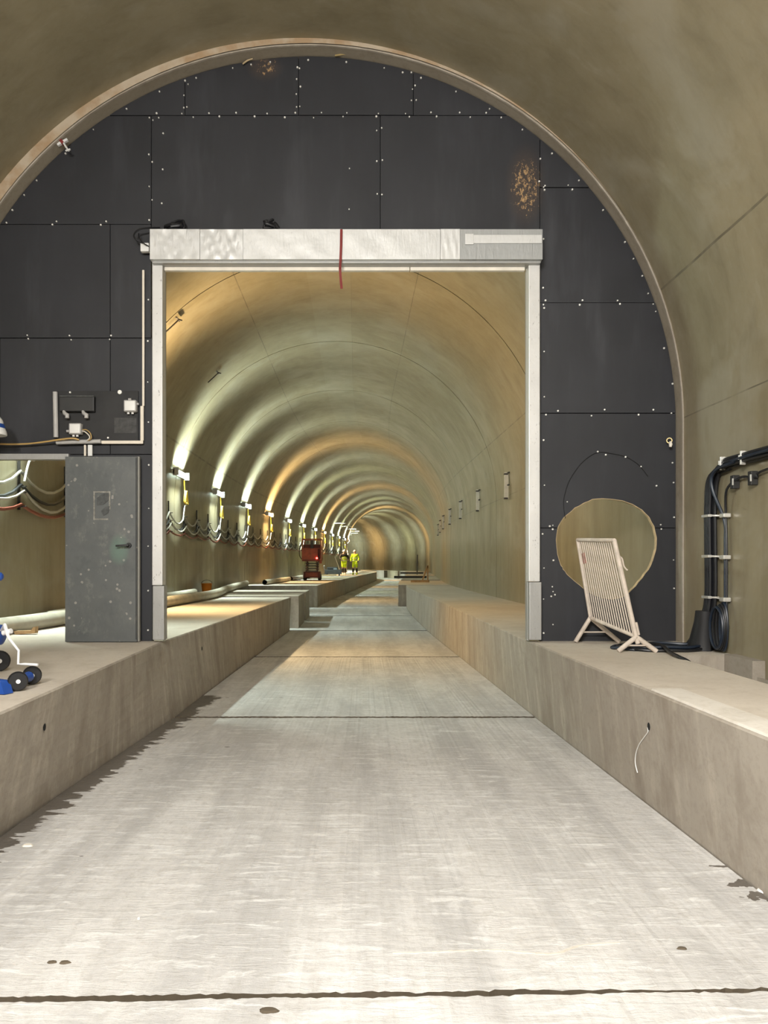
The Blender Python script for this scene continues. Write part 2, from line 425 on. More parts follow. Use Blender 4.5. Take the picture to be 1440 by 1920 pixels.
plain('glass_pane', (0.35, 0.45, 0.5), 0.1)
plain('brass', (0.62, 0.47, 0.22), 0.4, 0.5)
plain('bracket_steel', (0.66, 0.64, 0.56), 0.5, 0.2)
glow('lamp_cool', (0.86, 1.0, 0.93), LAMP_POWER)
glow('lamp_green', (0.88, 1.0, 0.78), LAMP_POWER)
glow('lamp_warm', (1.0, 0.66, 0.28), LAMP_POWER * 1.5)
glow('tail_light', (1.0, 0.06, 0.05), 14)

# ------------------------------------------------------------------ tunnel line (s in units of D along it)
RC = 690.0 / PX; EC = -90.0 / PX; ZS = ZC + 261.0 / PX       # vault radius, axis offset, springing height
DS = 0.02; S0 = -2.6; S1 = 17.0
def heading(s):
    t = math.atan(115 / F)
    if s < 2.7: return 0.0
    if s < 4.3: return t * (s - 2.7) / 1.6
    if s < 8.7: return t
    return max(t - (s - 8.7) / 5.6, -1.5)
_tab = []; _x = 0.0; _y = 0.0; _s = 0.0
while _s < S1 + 0.1:
    _tab.append((_x, _y, heading(_s))); h = heading(_s + DS/2)
    _x += math.sin(h) * DS * D; _y += math.cos(h) * DS * D; _s += DS
def T(s, e, z):
    """point at arc position s, e metres right of the camera line, height z"""
    if s <= 0: return Vector((e, s * D, z))
    i = min(int(s / DS), len(_tab) - 2); f = s / DS - i
    x = _tab[i][0]*(1-f) + _tab[i+1][0]*f; y = _tab[i][1]*(1-f) + _tab[i+1][1]*f; h = _tab[i][2]*(1-f) + _tab[i+1][2]*f
    return Vector((x + e * math.cos(h), y - e * math.sin(h), z))
def arch_pts(r, ec, zs, zbot, n=72):
    """(e, z, angle) from right foot over the crown to the left foot"""
    q = [(ec + r, zbot, -10.0), (ec + r, (zbot + zs)/2, -5.0)]
    for k in range(n + 1):
        a = math.pi * k / n
        q.append((ec + r*math.cos(a), zs + r*math.sin(a), math.degrees(a)))
    q += [(ec - r, (zbot + zs)/2, 185.0), (ec - r, zbot, 190.0)]
    return q
def wall_e(z, side):
    if z <= ZS: return EC + side * RC
    return EC + side * math.sqrt(max(0, RC*RC - (z - ZS)**2))
def vault(name, sa, sb, nseg, r, thick, mat, parent, ec=EC, end_faces=True):
    q = arch_pts(r, ec, ZS, -0.05); q2 = arch_pts(r + thick, ec, ZS, -0.05)
    vs = []; fs = []; ang = []; n = len(q)
    for i in range(nseg + 1):
        s = sa + (sb - sa) * i / nseg
        for e, z, a in q: vs.append(T(s, e, z)); ang.append(a)
    for i in range(nseg + 1):
        s = sa + (sb - sa) * i / nseg
        for e, z, a in q2: vs.append(T(s, e, z)); ang.append(a)
    o2 = (nseg + 1) * n
    for i in range(nseg):
        for k in range(n - 1):
            a = i*n + k; fs.append((a, a + n, a + n + 1, a + 1)); fs.append((o2 + a, o2 + a + 1, o2 + a + n + 1, o2 + a + n))
    for k in range(n - 1):
        fs.append((k, k + 1, o2 + k + 1, o2 + k)); a = nseg*n + k; fs.append((a, o2 + a, o2 + a + 1, a + 1))
    o = mk(name, vs, fs, mat, parent, smooth=True)
    for an_ in ('ang', 'arc'):
        at = o.data.attributes.new(an_, 'FLOAT', 'POINT'); at.data.foreach_set('value', ang)
    o.data.set_sharp_from_angle(angle=math.radians(40))
    return o

# ------------------------------------------------------------------ structure: vaults
JP = 0.643                                                # joint pitch along the tunnel, in D
ceil = empty('ceiling', (0, 0, 0), 'curved bare concrete tunnel vault cast in rings', 'tunnel vault', kind='structure')
near_ring = vault('lining_ring', S0, 0.979, 12, RC + 0.075, 0.5, 'lining_concrete', ceil, ec=EC - 0.065)
_a = near_ring.data.attributes['ang'].data
for _q in _a: _q.value = min(_q.value, 45.0)
vault('collar_lip', 0.981, 1.012, 1, RC, 0.5, 'collar_concrete', ceil)
vault('collar_trim', 0.9786, 0.9815, 1, RC - 0.003, 0.014, 'bench_concrete', ceil, ec=EC - 0.004)
def collar_tan():
    b = MB(); qa = arch_pts(RC + 0.02, EC, ZS, BENCH); qb = arch_pts(RC + 0.074, EC - 0.065, ZS, BENCH); n = len(qa)
    v = [(e, 0.9785*D, z) for e, z, a in qa] + [(e, 0.9785*D, z) for e, z, a in qb]
    b.add(v, [(k, k+1, n+k+1, n+k) for k in range(n-1)])
    b.build('collar_step', 'collar_face', ceil)
collar_tan()
sj = 1.012; k = 1
while sj < S1 - 0.7:
    e_ = 1.0 + JP * k
    vault('lining_ring', sj + 0.0018, e_ - 0.0018, 4, RC, 0.35, 'lining_concrete', ceil)
    vault('ring_joint', e_ - 0.0025, e_ + 0.0025, 1, RC + 0.03, 0.25, 'dark_void', ceil)
    sj = e_; k += 1
SEND = sj
bw = MB(); q = arch_pts(RC + 0.4, EC, ZS, -0.05); bw.poly([(e, z) for e, z, a in q], S0*D - 0.2, S0*D)
tag(bw.build('wall_back', 'lining_concrete'), 'plain concrete end wall behind the viewpoint', 'wall', kind='structure')

# ------------------------------------------------------------------ road slabs
def lerp(tab, s):
    if s <= tab[0][0]: return tab[0][1]
    for (a, u), (b, v) in zip(tab, tab[1:]):
        if s <= b: return u + (v - u) * (s - a) / (b - a)
    return tab[-1][1]
LT = [(0.0, -340), (0.52, -347), (1.0, -361), (2.29, -280), (3.0, -268), (17, -268)]
LF = [(0.0, -400), (0.571, -381), (1.0, -343), (2.29, -286), (3.0, -268), (17, -268)]
RT = [(0.0, 362), (0.444, 343), (1.0, 322), (3.3, 306), (17, 306)]
RF = [(0.0, 372), (0.463, 357), (1.0, 337), (2.17, 305), (3.5, 308), (17, 308)]
LFe = lambda s: lerp(LF, s) / PX
LTe = lambda s: lerp(LT, s) / PX
RFe = lambda s: lerp(RF, s) / PX
RTe = lambda s: lerp(RT, s) / PX
floor = empty('floor', (0, 0, 0), 'pale concrete road slabs running down the middle of the tunnel', 'road', kind='structure')
def slab(sa, sb, near):
    nx, ny = (180, 2) if near else (14, 4)
    walk = [[0.0]*(nx + 1) for _ in range(2)]; r0 = random.Random(int(sb*77))
    for w_ in walk:
        a_ = 0.0
        for i in range(nx + 1): a_ = a_*0.86 + r0.uniform(-1, 1); w_[i] = a_*0.5 + r0.uniform(-0.6, 0.6)
    rr = random.Random(int(sa * 100)); vs = []; fs = []
    for j in range(ny + 1):
        s = sa + (sb - sa) * j / ny
        l, r = (LFe(s) + 0.012, RFe(s) - 0.012) if s < 2.28 else (EC - 2.2, min(RFe(s), 255/PX if s > 3.57 else 9) - 0.012)
        for i in range(nx + 1):
            u = i / nx; e = l + (r - l) * u; ss = s
            if near and s < 0.6: ss += 0.012 * (u - 0.55)
            if near and j in (0, ny): ss += walk[0 if j == 0 else 1][i] * 0.00085 + ((1 if j else -1) * 0.0016 * (u - 0.35) if s < 0.6 else 0)
            vs.append(T(ss, e, rr.uniform(-0.002, 0.002) if j in (0, ny) and near else 0.0))
    n = nx + 1
    for j in range(ny):
        for i in range(nx): a = j*n + i; fs.append((a, a+1, a+n+1, a+n))
    m = len(vs)
    vs += [Vector((v.x, v.y, -0.095)) for v in vs[:n]] + [Vector((v.x, v.y, -0.095)) for v in vs[ny*n:ny*n+n]]
    for i in range(nx):
        fs.append((i, m+i, m+i+1, i+1)); a = ny*n + i; fs.append((a, a+1, m+n+i+1, m+n+i))
    o = mk('road_slab', vs, fs, 'road_concrete', floor); o.data.materials.append(M['dirt_base'])
    for p in o.data.polygons[nx*ny:]: p.material_index = 1
    return o
k = -3
while 1.0 + JP * (k + 1) < 13:
    a, b = 1.0 + JP*k, 1.0 + JP*(k+1)
    g = 0.0022 if k == -2 else (0.0028 if k < -1 else 0.005); g2 = 0.0022 if k == -2 else (0.0022 if k == -3 else 0.005)
    slab(a + (0.0022 if k == -1 else 0.0042 if k < 2 else 0.008), b - (0.0022 if k == -2 else 0.0042 if k < 1 else 0.008), k < 1); k += 1
def ribbon(name, sa, sb, n, la, ra, z, mat, parent=None):
    vs = []; fs = []
    for i in range(n + 1):
        s = sa + (sb - sa)*i/n; vs += [T(s, la, z), T(s, ra, z)]
    for i in range(n): fs.append((2*i, 2*i+1, 2*i+3, 2*i+2))
    return mk(name, vs, fs, mat, parent)
ribbon('sub_base', S0, S1, 120, EC - RC, EC + RC, -0.07, 'dirt_base', floor)

# ------------------------------------------------------------------ walkway benches
def bench(name, sa, sb, n, top, foot, outer, mats, parent, ztop=BENCH, zout=None):
    """solid walkway: road-side face from foot to top edge, flat top, out to the wall"""
    rows = 8; n = max(n, int((sb - sa) * 14)); v = []; f = []; ft = []; w_ = rows + 4
    for i in range(n + 1):
        s = sa + (sb - sa)*i/n
        for r_ in range(rows + 1):
            u = r_/rows; v.append(T(s, foot(s) + (top(s) - foot(s))*u, -0.05 + (ztop - 0.012 + 0.05)*u))
        v += [T(s, top(s) + (0.012 if outer > 0 else -0.012), ztop), T(s, outer, ztop), T(s, outer, -0.05)]
    for i in range(n):
        for r_ in range(rows + 3):
            a = i*w_ + r_; (ft if r_ == rows + 1 else f).append((a, a + 1, a + 1 + w_, a + w_))
    f += [tuple(range(w_)), tuple(n*w_ + q for q in range(w_))[::-1]]
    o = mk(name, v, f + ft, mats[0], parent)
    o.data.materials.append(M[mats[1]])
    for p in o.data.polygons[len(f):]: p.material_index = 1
    bm = bmesh.new(); bm.from_mesh(o.data); bmesh.ops.recalc_face_normals(bm, faces=bm.faces[:]); bm.to_mesh(o.data); bm.free()
    return o
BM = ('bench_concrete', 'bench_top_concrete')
OL = EC - RC - 0.02; OR = EC + RC + 0.02
wl = empty('walkway_left', (0, 0, 0), 'raised concrete walkway bench along the left tunnel wall', 'walkway', kind='structure')
wr = empty('walkway_right', (0, 0, 0), 'raised concrete walkway bench along the right tunnel wall', 'walkway', kind='structure')
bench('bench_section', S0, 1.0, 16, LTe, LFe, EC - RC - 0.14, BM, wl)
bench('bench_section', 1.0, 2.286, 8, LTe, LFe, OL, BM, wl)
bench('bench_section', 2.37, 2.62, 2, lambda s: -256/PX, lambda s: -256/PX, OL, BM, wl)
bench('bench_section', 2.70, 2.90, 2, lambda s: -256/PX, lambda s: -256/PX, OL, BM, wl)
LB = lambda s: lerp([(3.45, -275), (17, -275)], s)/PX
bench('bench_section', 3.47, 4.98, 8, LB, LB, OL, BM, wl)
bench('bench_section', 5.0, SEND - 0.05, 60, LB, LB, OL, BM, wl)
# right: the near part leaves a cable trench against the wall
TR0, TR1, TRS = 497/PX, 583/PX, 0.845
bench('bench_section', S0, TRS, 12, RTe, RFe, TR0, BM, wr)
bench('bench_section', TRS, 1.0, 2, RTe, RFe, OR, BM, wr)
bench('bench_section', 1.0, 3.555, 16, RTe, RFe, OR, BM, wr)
RB = lambda s: 255/PX
bench('bench_section', 3.585, 4.55, 6, RB, RB, OR, BM, wr)
bench('bench_section', 4.75, 6.0, 6, RB, RB, OR, BM, wr)
bench('bench_section', 6.2, 8.3, 8, RB, RB, OR, BM, wr)
for a, b_ in ((8.5, 9.9), (10.0, 10.55), (10.7, 11.6), (11.7, SEND - 0.05)):
    bench('bench_section', a, b_, 10, RB, RB, OR, BM, wr)
tb = MB()
tb.box((TR0 - 0.01, S0*D, -0.05), (OR, TRS*D, BENCH - 0.24))                       # trench bottom
tb.build('trench_floor', 'trench_concrete', wr)
tb = MB()
zt = BENCH + 0.012
ya, yb, yc = 0.785*D, 0.60*D, S0*D
tb.box((TR1, ya, BENCH - 0.24), (OR + 0.03, TRS*D - 0.002, zt))
tb.box((TR1 + 0.19, yb, BENCH - 0.24), (OR + 0.03, ya, zt - 0.02)); tb.box((TR1, yb, BENCH - 0.24), (TR1 + 0.19, ya, BENCH - 0.155))
tb.box((TR1 + 0.03, yb, BENCH - 0.155), (TR1 + 0.05, ya - 0.02, BENCH - 0.125))
tb.box((TR1, yc, BENCH - 0.24), (OR + 0.03, yb, zt))
tb.build('wall_ledge', 'trench_concrete', wr)
vs = []; fs = []
ks = MB()
for i in range(9):
    s = -0.4 + (0.612 + 0.4)*i/8
    a, c = RTe(s) + 0.004, RTe(s) + 0.235 - 0.05 * max(0, (s - 0.2))
    vs += [T(s, a + 0.006, BENCH + 0.0005), T(s, a + 0.012, BENCH + 0.014), T(s, c - 0.01, BENCH + 0.014), T(s, c, BENCH + 0.0005)]
for i in range(8):
    a = i*4; fs += [(a, a+1, a+5, a+4), (a+1, a+2, a+6, a+5), (a+2, a+3, a+7, a+6)]
fs.append((32, 33, 34, 35))
mk('kerb_strip', vs, fs, 'kerb_strip_concrete', wr)
# tie holes in the bench faces
def tie_hole(px, py, side, parent, pts=8):
    # find the bench face under that pixel
    tab = (LTe, LFe) if side < 0 else (RTe, RFe)
    best = None
    for i in range(60, 330):
        s = i / 100; p = P(px, py, s)
        u = (p.z + 0.05) / (BENCH + 0.05); e = tab[1](s) + (tab[0](s) - tab[1](s)) * u
        if best is None or abs(p.x - e) < best[0]: best = (abs(p.x - e), p, e)
    p = best[1]; x = best[2] - side * 0.004
    b = MB(); b.sphere((x, p.y, p.z), (0.004, 0.022, 0.026), 10, 6)
    return b.build('tie_hole', 'dark_void', parent)
for px, py in ((84, 1363), (379, 1216)): tie_hole(px, py, -1, wl)
for px, py in ((1216, 1362),): tie_hole(px, py, 1, wr)

# ------------------------------------------------------------------ black partition wall
ACX, ACY, AR = VX + EC*PX, VY - (ZS - ZC)*PX, RC*PX
def arch_poly(r=AR - 1.0, n=80, ybot=1202):
    q = [(ACX + r, ybot)]
    q += [(ACX + r*math.cos(math.pi*k/n), ACY - r*math.sin(math.pi*k/n)) for k in range(n + 1)]
    q.append((ACX - r, ybot)); return q                  # px coords
ARCHP = arch_poly()
def clip_half(poly, f):
    out = []
    for i in range(len(poly)):
        a, b = poly[i], poly[(i+1) % len(poly)]; fa, fb = f(a), f(b)
        if fa >= 0: out.append(a)
        if fa * fb < 0:
            t = fa / (fa - fb); out.append((a[0] + (b[0]-a[0])*t, a[1] + (b[1]-a[1])*t))
    return out
def clip_rect(poly, x0, y0, x1, y1):
    for f in (lambda p: p[0]-x0, lambda p: x1-p[0], lambda p: p[1]-y0, lambda p: y1-p[1]):
        poly = clip_half(poly, f)
        if not poly: return []
    return poly
HOLE = [(1130,934),(1150,935.5),(1167,938),(1186,945),(1203,955),(1217,969),(1227,987),(1231.5,1008),(1231,1030),(1225,1050),(1216,1068),
        (1204,1084),(1192,1099),(1180,1112),(1165,1121),(1146,1124),(1125,1120),(1106,1112),(1091,1102),(1076,1089),(1062,1076),(1051,1060),
        (1044,1038),(1042,1012),(1044,994),(1051,977),(1063,964),(1078,952),(1094,943),(1111,936)]
def jag(pts):
    out = []; rr = random.Random(5)
    for i in range(len(pts)):
        a, b = pts[i], pts[(i+1) % len(pts)]
        low = (a[1] + b[1])/2 > 1060 and a[0] < 1120
        for k in range(4 if low else 2):
            t = k / (4 if low else 2); j = rr.uniform(-2.2, 2.2) if low else rr.uniform(-0.6, 0.6)
            out.append((a[0] + (b[0]-a[0])*t + j, a[1] + (b[1]-a[1])*t + j*0.6))
    return out
HOLE = jag(HOLE)
def X1(px): return (px - VX)/PX
def Z1(py): return ZC - (py - VY)/PX
part = empty('wall_front', (0, D, 0), 'black sheet-clad partition wall closing the tunnel around the opening', 'wall', kind='structure')
HY = 990.0
def hole_arc(upper):
    """hole boundary above / below y=HY, ordered left to right"""
    h = HOLE; pts = [p for p in h if (p[1] < HY if upper else p[1] >= HY)]
    # crossing points
    cr = []
    for i in range(len(h)):
        a, b = h[i], h[(i+1) % len(h)]
        if (a[1] < HY) != (b[1] < HY):
            t = (HY - a[1])/(b[1]-a[1]); cr.append((a[0] + (b[0]-a[0])*t, HY))
    l, r = min(cr), max(cr)
    cx, cy = 1137, 1028
    pts.sort(key=lambda p: math.atan2((p[0]-cx), (cy - p[1]) if upper else (p[1]-cy)))
    return [l] + pts + [r]
def panel_poly(r, inset, key=None):
    x0, y0, x1, y1 = r
    p = clip_rect(arch_poly(AR - 1.0 - inset) if inset else ARCHP, x0 + inset, y0 + inset, x1 - inset, y1 - inset)
    return p
RECTS = [(60, 60, 347, 217), (347, 60, 560, 217), (560, 60, 775, 217), (775, 60, 1100, 217),
         (284, 217, 713, 486), (713, 217, 1012, 486), (-140, 217, 284, 421), (-140, 421, 207, 634), (207, 421, 284, 634),
         (-140, 634, 0, 852), (0, 634, 207, 852), (207, 634, 286, 852), (122, 852, 286, 1202), (-140, 852, -70, 1202),
         (1012, 217, 1300, 352), (1012, 352, 1300, 568), (1012, 568, 1300, 775)]
def wall_piece(name, poly, y0, y1, mat):
    return MB().poly([(X1(a), Z1(b)) for a, b in poly], y0, y1).build(name, mat, part)
bk = MB()
for i, r in enumerate(RECTS):
    p = panel_poly(r, 0.7)
    wall_piece('cladding_panel', p, D - R.uniform(0.0, 0.009), D + 0.03, 'black_panel')
    pb = clip_rect(ARCHP, *r); bk.poly([(X1(a), Z1(b)) for a, b in pb], D + 0.032, D + 0.055)
xr = ACX + AR - 1
up = hole_arc(True); dn = hole_arc(False)
def notch(y0, y1, arc, upper, ins):
    if upper: return [(1012 + ins, y0 + ins), (xr - ins, y0 + ins), (xr - ins, y1 - ins)] + [(a, b if b < y1 - ins else y1 - ins) for a, b in arc[::-1]] + [(1012 + ins, y1 - ins)]
    return [(1012 + ins, y0 + ins)] + [(a, b if b > y0 + ins else y0 + ins) for a, b in arc] + [(xr - ins, y0 + ins), (xr - ins, y1 - ins*0), (1012 + ins, y1)]
def tri_piece(name, poly, y0, y1, mat):
    o = wall_piece(name, poly, y0, y1, mat)
    bm = bmesh.new(); bm.from_mesh(o.data); bmesh.ops.triangulate(bm, faces=[f for f in bm.faces if len(f.verts) > 4]); bm.to_mesh(o.data); bm.free()
    return o
tri_piece('cladding_panel', notch(775, HY, up, True, 0.7), D - 0.004, D + 0.03, 'black_panel')
tri_piece('cladding_panel', notch(HY, 1202, dn, False, 0.7), D - 0.007, D + 0.03, 'black_panel')
tri_piece('backing_sheet', notch(775, HY, up, True, 0.0), D + 0.032, D + 0.055, 'panel_backing')
tri_piece('backing_sheet', notch(HY, 1202, dn, False, 0.0), D + 0.032, D + 0.055, 'panel_backing')
bk.build('backing_sheet', 'panel_backing', part)
# cut rim of the round hole, coloured pale all round
hr = MB(); n = len(HOLE)
v = []
for yy in (D + 0.0, D + 0.05): v += [(X1(a), yy, Z1(b)) for a, b in HOLE]
c0 = (1137, 1028)
for yy in (D + 0.05, D + 0.0): v += [(X1(a + (a-c0[0])*-0.012), yy, Z1(b + (b-c0[1])*-0.012)) for a, b in HOLE]
f = []
for L in range(3): f += [(L*n + i, L*n + (i+1) % n, (L+1)*n + (i+1) % n, (L+1)*n + i) for i in range(n)]
f += [(3*n + i, 3*n + (i+1) % n, (i+1) % n, i) for i in range(n)]
hr.add(v, f); hr.build('hole_rim', 'wood_pale', part)
# raised outline of the patched duct hole above it
pl = smoothpath([P(x, y, 0.9985) for x, y in ((1060,972),(1057,940),(1066,905),(1085,875),(1105,856),(1124,848),(1150,851),(1175,857),(1198,872),(1215,893))], 5)
MB().tube(pl, 0.0035, 6).build('patch_seam', 'panel_backing', part)
# screws
sc_pts = []
for k in range(3, 60):
    a = math.radians(3 * k)
    if k % 2 == 0 or R.random() < 0.25:
        x, y = ACX + (AR - R.uniform(5, 11))*math.cos(a), ACY - (AR - 9)*math.sin(a)
        if x > -5: sc_pts.append((x, y))
sc_pts += [(1260, 868), (1262, 905), (1263, 970), (1262, 1050), (1263, 1103), (1258, 775), (1260, 720)]
for x, y0, y1, st in ((346, 150, 215, 27), (352, 158, 210, 40), (557, 105, 215, 24), (562, 130, 215, 34), (772, 140, 215, 26), (779, 128, 215, 30), (281, 225, 420, 62), (287, 228, 420, 75),
                      (706, 243, 425, 62), (717, 243, 425, 62), (655, 320, 400, 70), (305, 250, 420, 68), (1012, 250, 350, 45), (1019, 350, 560, 95), (1019, 575, 990, 83), (1036, 990, 1200, 60), (1018, 1000, 1200, 62),
                      (279, 560, 1190, 78)):
    y = y0
    while y < y1: sc_pts.append((x + R.uniform(-1.5, 1.5), y + R.uniform(-4, 4))); y += st
for y, x0, x1, st in ((213, 290, 980, 52), (221, 300, 970, 58), (417, 10, 280, 95), (423, 2, 280, 95), (629, 50, 280, 80), (637, 50, 280, 80), (348, 1020, 1125, 46), (357, 1016, 1125, 55), (563, 1020, 1235, 70), (571, 1018, 1235, 70),
                      (770, 1045, 1260, 88), (779, 1020, 1260, 90), (986, 1030, 1260, 90)):
    x = x0
    while x < x1: sc_pts.append((x + R.uniform(-5, 5), y + R.uniform(-1.5, 1.5))); x += st
sc_pts += [(1120, 847), (1135, 853), (1172, 857), (1201, 875), (1230, 911), (1063, 941), (1238, 984), (1239, 992), (1036, 985), (1035, 1100), (1033, 1118), (1040, 1115)]
sm = MB()
def in_hole(x, y): return (x-1137)**2/96**2 + (y-1028)**2/96**2 < 1
for x, y in sc_pts:
    if in_hole(x, y): continue
    if 288 < x < 1010 and y > 425: continue
    if x < 128 and y > 850: continue
    p = P(x, y, 1.0); r = R.uniform(0.006, 0.0105)
    sm.cyl((p.x, D - 0.016, p.z), (p.x, D + 0.001, p.z), r, 7)
tag(sm.build('screw_heads', 'screw_head', part), 'bright screw heads scattered along the panel seams', kind='stuff')
# yellowed cable and foam bits stuck at the rim of the wall
def rim_bits(x, y, L, ang, mat):
    p = P(x, y, 0.994); q = p + Vector((math.cos(ang)*L, 0, math.sin(ang)*L))
    return MB().tube(smoothpath([p, p + (q-p)*0.5 + Vector((0, 0, 0.01)), q], 4), [0.008]*5 + [0.006]*4, 6).build('foam_bead', mat, part)
for a in ((628, 104, 0.22, 0.03, 'brass'), (455, 120, 0.12, 0.5, 'wood_pale'), (868, 152, 0.12, -0.5, 'wood'), (975, 210, 0.14, -0.6, 'wood'), (1219, 520, 0.16, -1.2, 'wood_pale'), (290, 158, 0.3, 0.35, 'wood_pale')): rim_bits(*a)

# ------------------------------------------------------------------ shutter housing over the opening, with side guides
sh = empty('shutter_frame', (X1(648), D - 0.15, BENCH), 'bright metal roller shutter housing and side guides framing the big opening', 'shutter frame')
FD = 0.968
def frontbox(x0, y0, x1, y1, d, depth, bev=0.006):
    a, b = P(x0, y1, d), P(x1, y0, d)
    return MB().bbox((a.x, a.y, a.z), (b.x, a.y + depth, b.z), bev)
hd = D - 0.004 - FD*D
for x0, x1, mat, dd in ((281, 375, 'foil_sheet', 0.0), (375, 456, 'foil_sheet', 0.004), (456, 640, 'foil_sheet', 0.0), (640, 826, 'foil_sheet', 0.003), (826, 863, 'foil_sheet', -0.002), (863, 1018, 'foil_grey', 0.003)):
    b = MB(); n = 18; a0, b0 = P(x0, 486, FD), P(x1 - 0.6, 429.5, FD)
    vs = []; rr = random.Random(x0)
    nz = 8
    for j in range(nz + 1):
        for i in range(n + 1):
            u, t = i/n, j/nz; x = a0.x + (b0.x - a0.x)*u; z = a0.z + (b0.z - a0.z)*t
            edge = min(u, 1-u, t, 1-t) * 8
            am = 0.004 if x0 >= 456 else (0.009 if x0 == 281 else 0.013)
            wv = (math.sin(u*17 + t*5 + x0) * 0.5 + rr.uniform(-1, 1)*0.45) * am * min(1, edge) if mat == 'foil_sheet' else 0.0
            vs.append((x, a0.y + dd + wv, z))
    m = len(vs); yb_ = a0.y + hd
    fs = [(j*(n+1)+i, j*(n+1)+i+1, (j+1)*(n+1)+i+1, (j+1)*(n+1)+i) for j in range(nz) for i in range(n)]
    back = [(a0.x, yb_, a0.z), (b0.x, yb_, a0.z), (b0.x, yb_, b0.z), (a0.x, yb_, b0.z)]
    vs += back
    fs.append(tuple(range(n, -1, -1)) [::-1] + (m+1, m)); fs.append(tuple(nz*(n+1)+i for i in range(n+1)) + (m+2, m+3))
    fs.append(tuple(j*(n+1) for j in range(nz+1)) + (m+3, m)); fs.append(tuple(j*(n+1)+n for j in range(nz+1)) + (m+2, m+1))
    b.add(vs, fs).build('cover_sheet', mat, sh, smooth=True)
frontbox(884, 440, 1016, 456, FD - 0.0012, 0.012, 0.003).build('tape_strip', 'foil_sheet', sh)
frontbox(872, 438, 888, 458, FD - 0.0016, 0.012, 0.003).build('tape_strip', 'foil_sheet', sh)
frontbox(285, 486.6, 1014, 493, FD + 0.006, 0.16, 0.004).build('housing_lip', 'galvanised', sh)
rl = MB()
frontbox(308, 498.5, 768, 507, 0.988, 0.05, 0.004).build('guide_rail', 'rail_cream', sh)
frontbox(769.5, 498.5, 984, 507, 0.988, 0.05, 0.004).build('guide_rail', 'rail_cream', sh)
frontbox(306, 490, 992, 499.5, 0.993, 0.04, 0.003).build('shutter_curtain', 'galvanised', sh)
for i, (x0, x1, yj) in enumerate(((285, 304.5, 1098), (991.5, 1012.5, 1091))):
    g = frontbox(x0, 488, x1, yj - 0.5, 0.982, 0.14, 0.008).build('guide_post', 'guide_metal', sh)
    frontbox(x0 + 1, yj + 0.5, x1 + 3, 1200, 0.982, 0.14, 0.008).build('guide_post_foot', 'galvanised', sh)
    xi = x1 if i == 0 else x0
    frontbox(min(xi, xi + (3 if i == 0 else -3)), 505, max(xi, xi + (3 if i == 0 else -3)), 1201, 0.992, 0.1, 0.003).build('guide_inner_lip', 'galvanised', sh)
st = MB()
pts = [P(640, 430, FD - 0.002), P(639.5, 460, FD - 0.0025), P(638.5, 487, FD - 0.002), P(637.5, 505, FD + 0.004), P(639, 525, FD + 0.006), P(640.5, 541, FD + 0.006)]
for a, b in zip(pts, pts[1:]): st.bar(a, b + (b-a)*0.02, 0.026, 0.004, up=(0, 1, 0))
tag(st.build('red_strap', 'strap_red'), 'thin dark red strap hanging over the metal shutter housing', 'strap')
# cables lying on top of the housing and the connector on its left
def cable_heap(x, y, w, label):
    o = empty('cable_heap', P(x, y, 0.985), label, 'cable', 'loose cables on the shutter housing')
    rr = random.Random(int(x))
    for k in range(3):
        pts = [P(x + rr.uniform(-w, w), y + rr.uniform(-16, 0), 0.985 + rr.uniform(-.006, .006)) for i in range(7)]
        pts[0] = P(x - w, y, 0.985); pts[-1] = P(x + w, y, 0.985)
        MB().tube(smoothpath(pts, 4), 0.016, 6).build('cable_loop', 'cable_black', o, True)
    return o
cable_heap(328, 428, 18, 'black cable heap on top of the shutter housing, left end')
cable_heap(509, 428, 14, 'black cable heap on the shutter housing, towards the middle')
cn = empty('power_connector', P(271, 472, 0.985), 'white plug connector with a black cable loop left of the shutter housing', 'connector')
frontbox(263, 455, 279, 471, 0.985, 0.06, 0.008).build('plug_body', 'plastic_white', cn)
MB().tube(smoothpath([P(268, 456, .985), P(256, 450, .983), P(251, 441, .98), P(258, 432, .98), P(272, 428, .98), P(300, 427, .985)], 6), 0.009, 6).build('cord', 'cable_black', cn, True)
MB().tube(smoothpath([P(279, 462, .985), P(268, 455, .979), P(261, 446, .98), P(260, 438, .984)], 6), 0.006, 6).build('cord', 'cable_black', cn, True)

# ------------------------------------------------------------------ side door
df = empty('door_frame', (X1(60), D, BENCH), 'worn galvanised steel frame around the small side doorway', 'door frame')
frontbox(-70, 850.5, 128, 861.5, 0.994, 0.10, 0.005).build('head', 'galvanised', df)
frontbox(122, 861.5, 126, 1201.5, 0.997, 0.08, 0.003).build('jamb', 'galvanised', df)
frontbox(-74, 861.5, -70, 1201.5, 0.997, 0.08, 0.003).build('jamb', 'galvanised', df)
dr = empty('door_1', (X1(190), D*0.98, BENCH), 'scuffed grey steel side door folded back flat against the black wall', 'door', kind='structure')
frontbox(122, 856, 256.5, 1203.5, 0.982, 0.05, 0.004).build('door_leaf', 'door_paint', dr)
frontbox(256.5, 856, 261.5, 1203, 0.9865, 0.05, 0.003).build('door_edge', 'door_edge', dr)
frontbox(254.5, 858, 255.5, 1199, 0.9815, 0.01, 0.001).build('edge_groove', 'dark_void', dr)
hb = MB(); c = P(241.5, 1022.5, 0.98)
hb.cyl((c.x, c.y - 0.012, c.z), (c.x, c.y + 0.02, c.z), 0.026, 16)
hb.tube([(c.x, c.y, c.z), (c.x, c.y - 0.05, c.z), (c.x - 0.02, c.y - 0.056, c.z), (c.x - 0.12, c.y - 0.056, c.z - 0.006)], [0.012, 0.012, 0.011, 0.009], 8)
hb.build('handle', 'plastic_black', dr, True)
sr = MB()
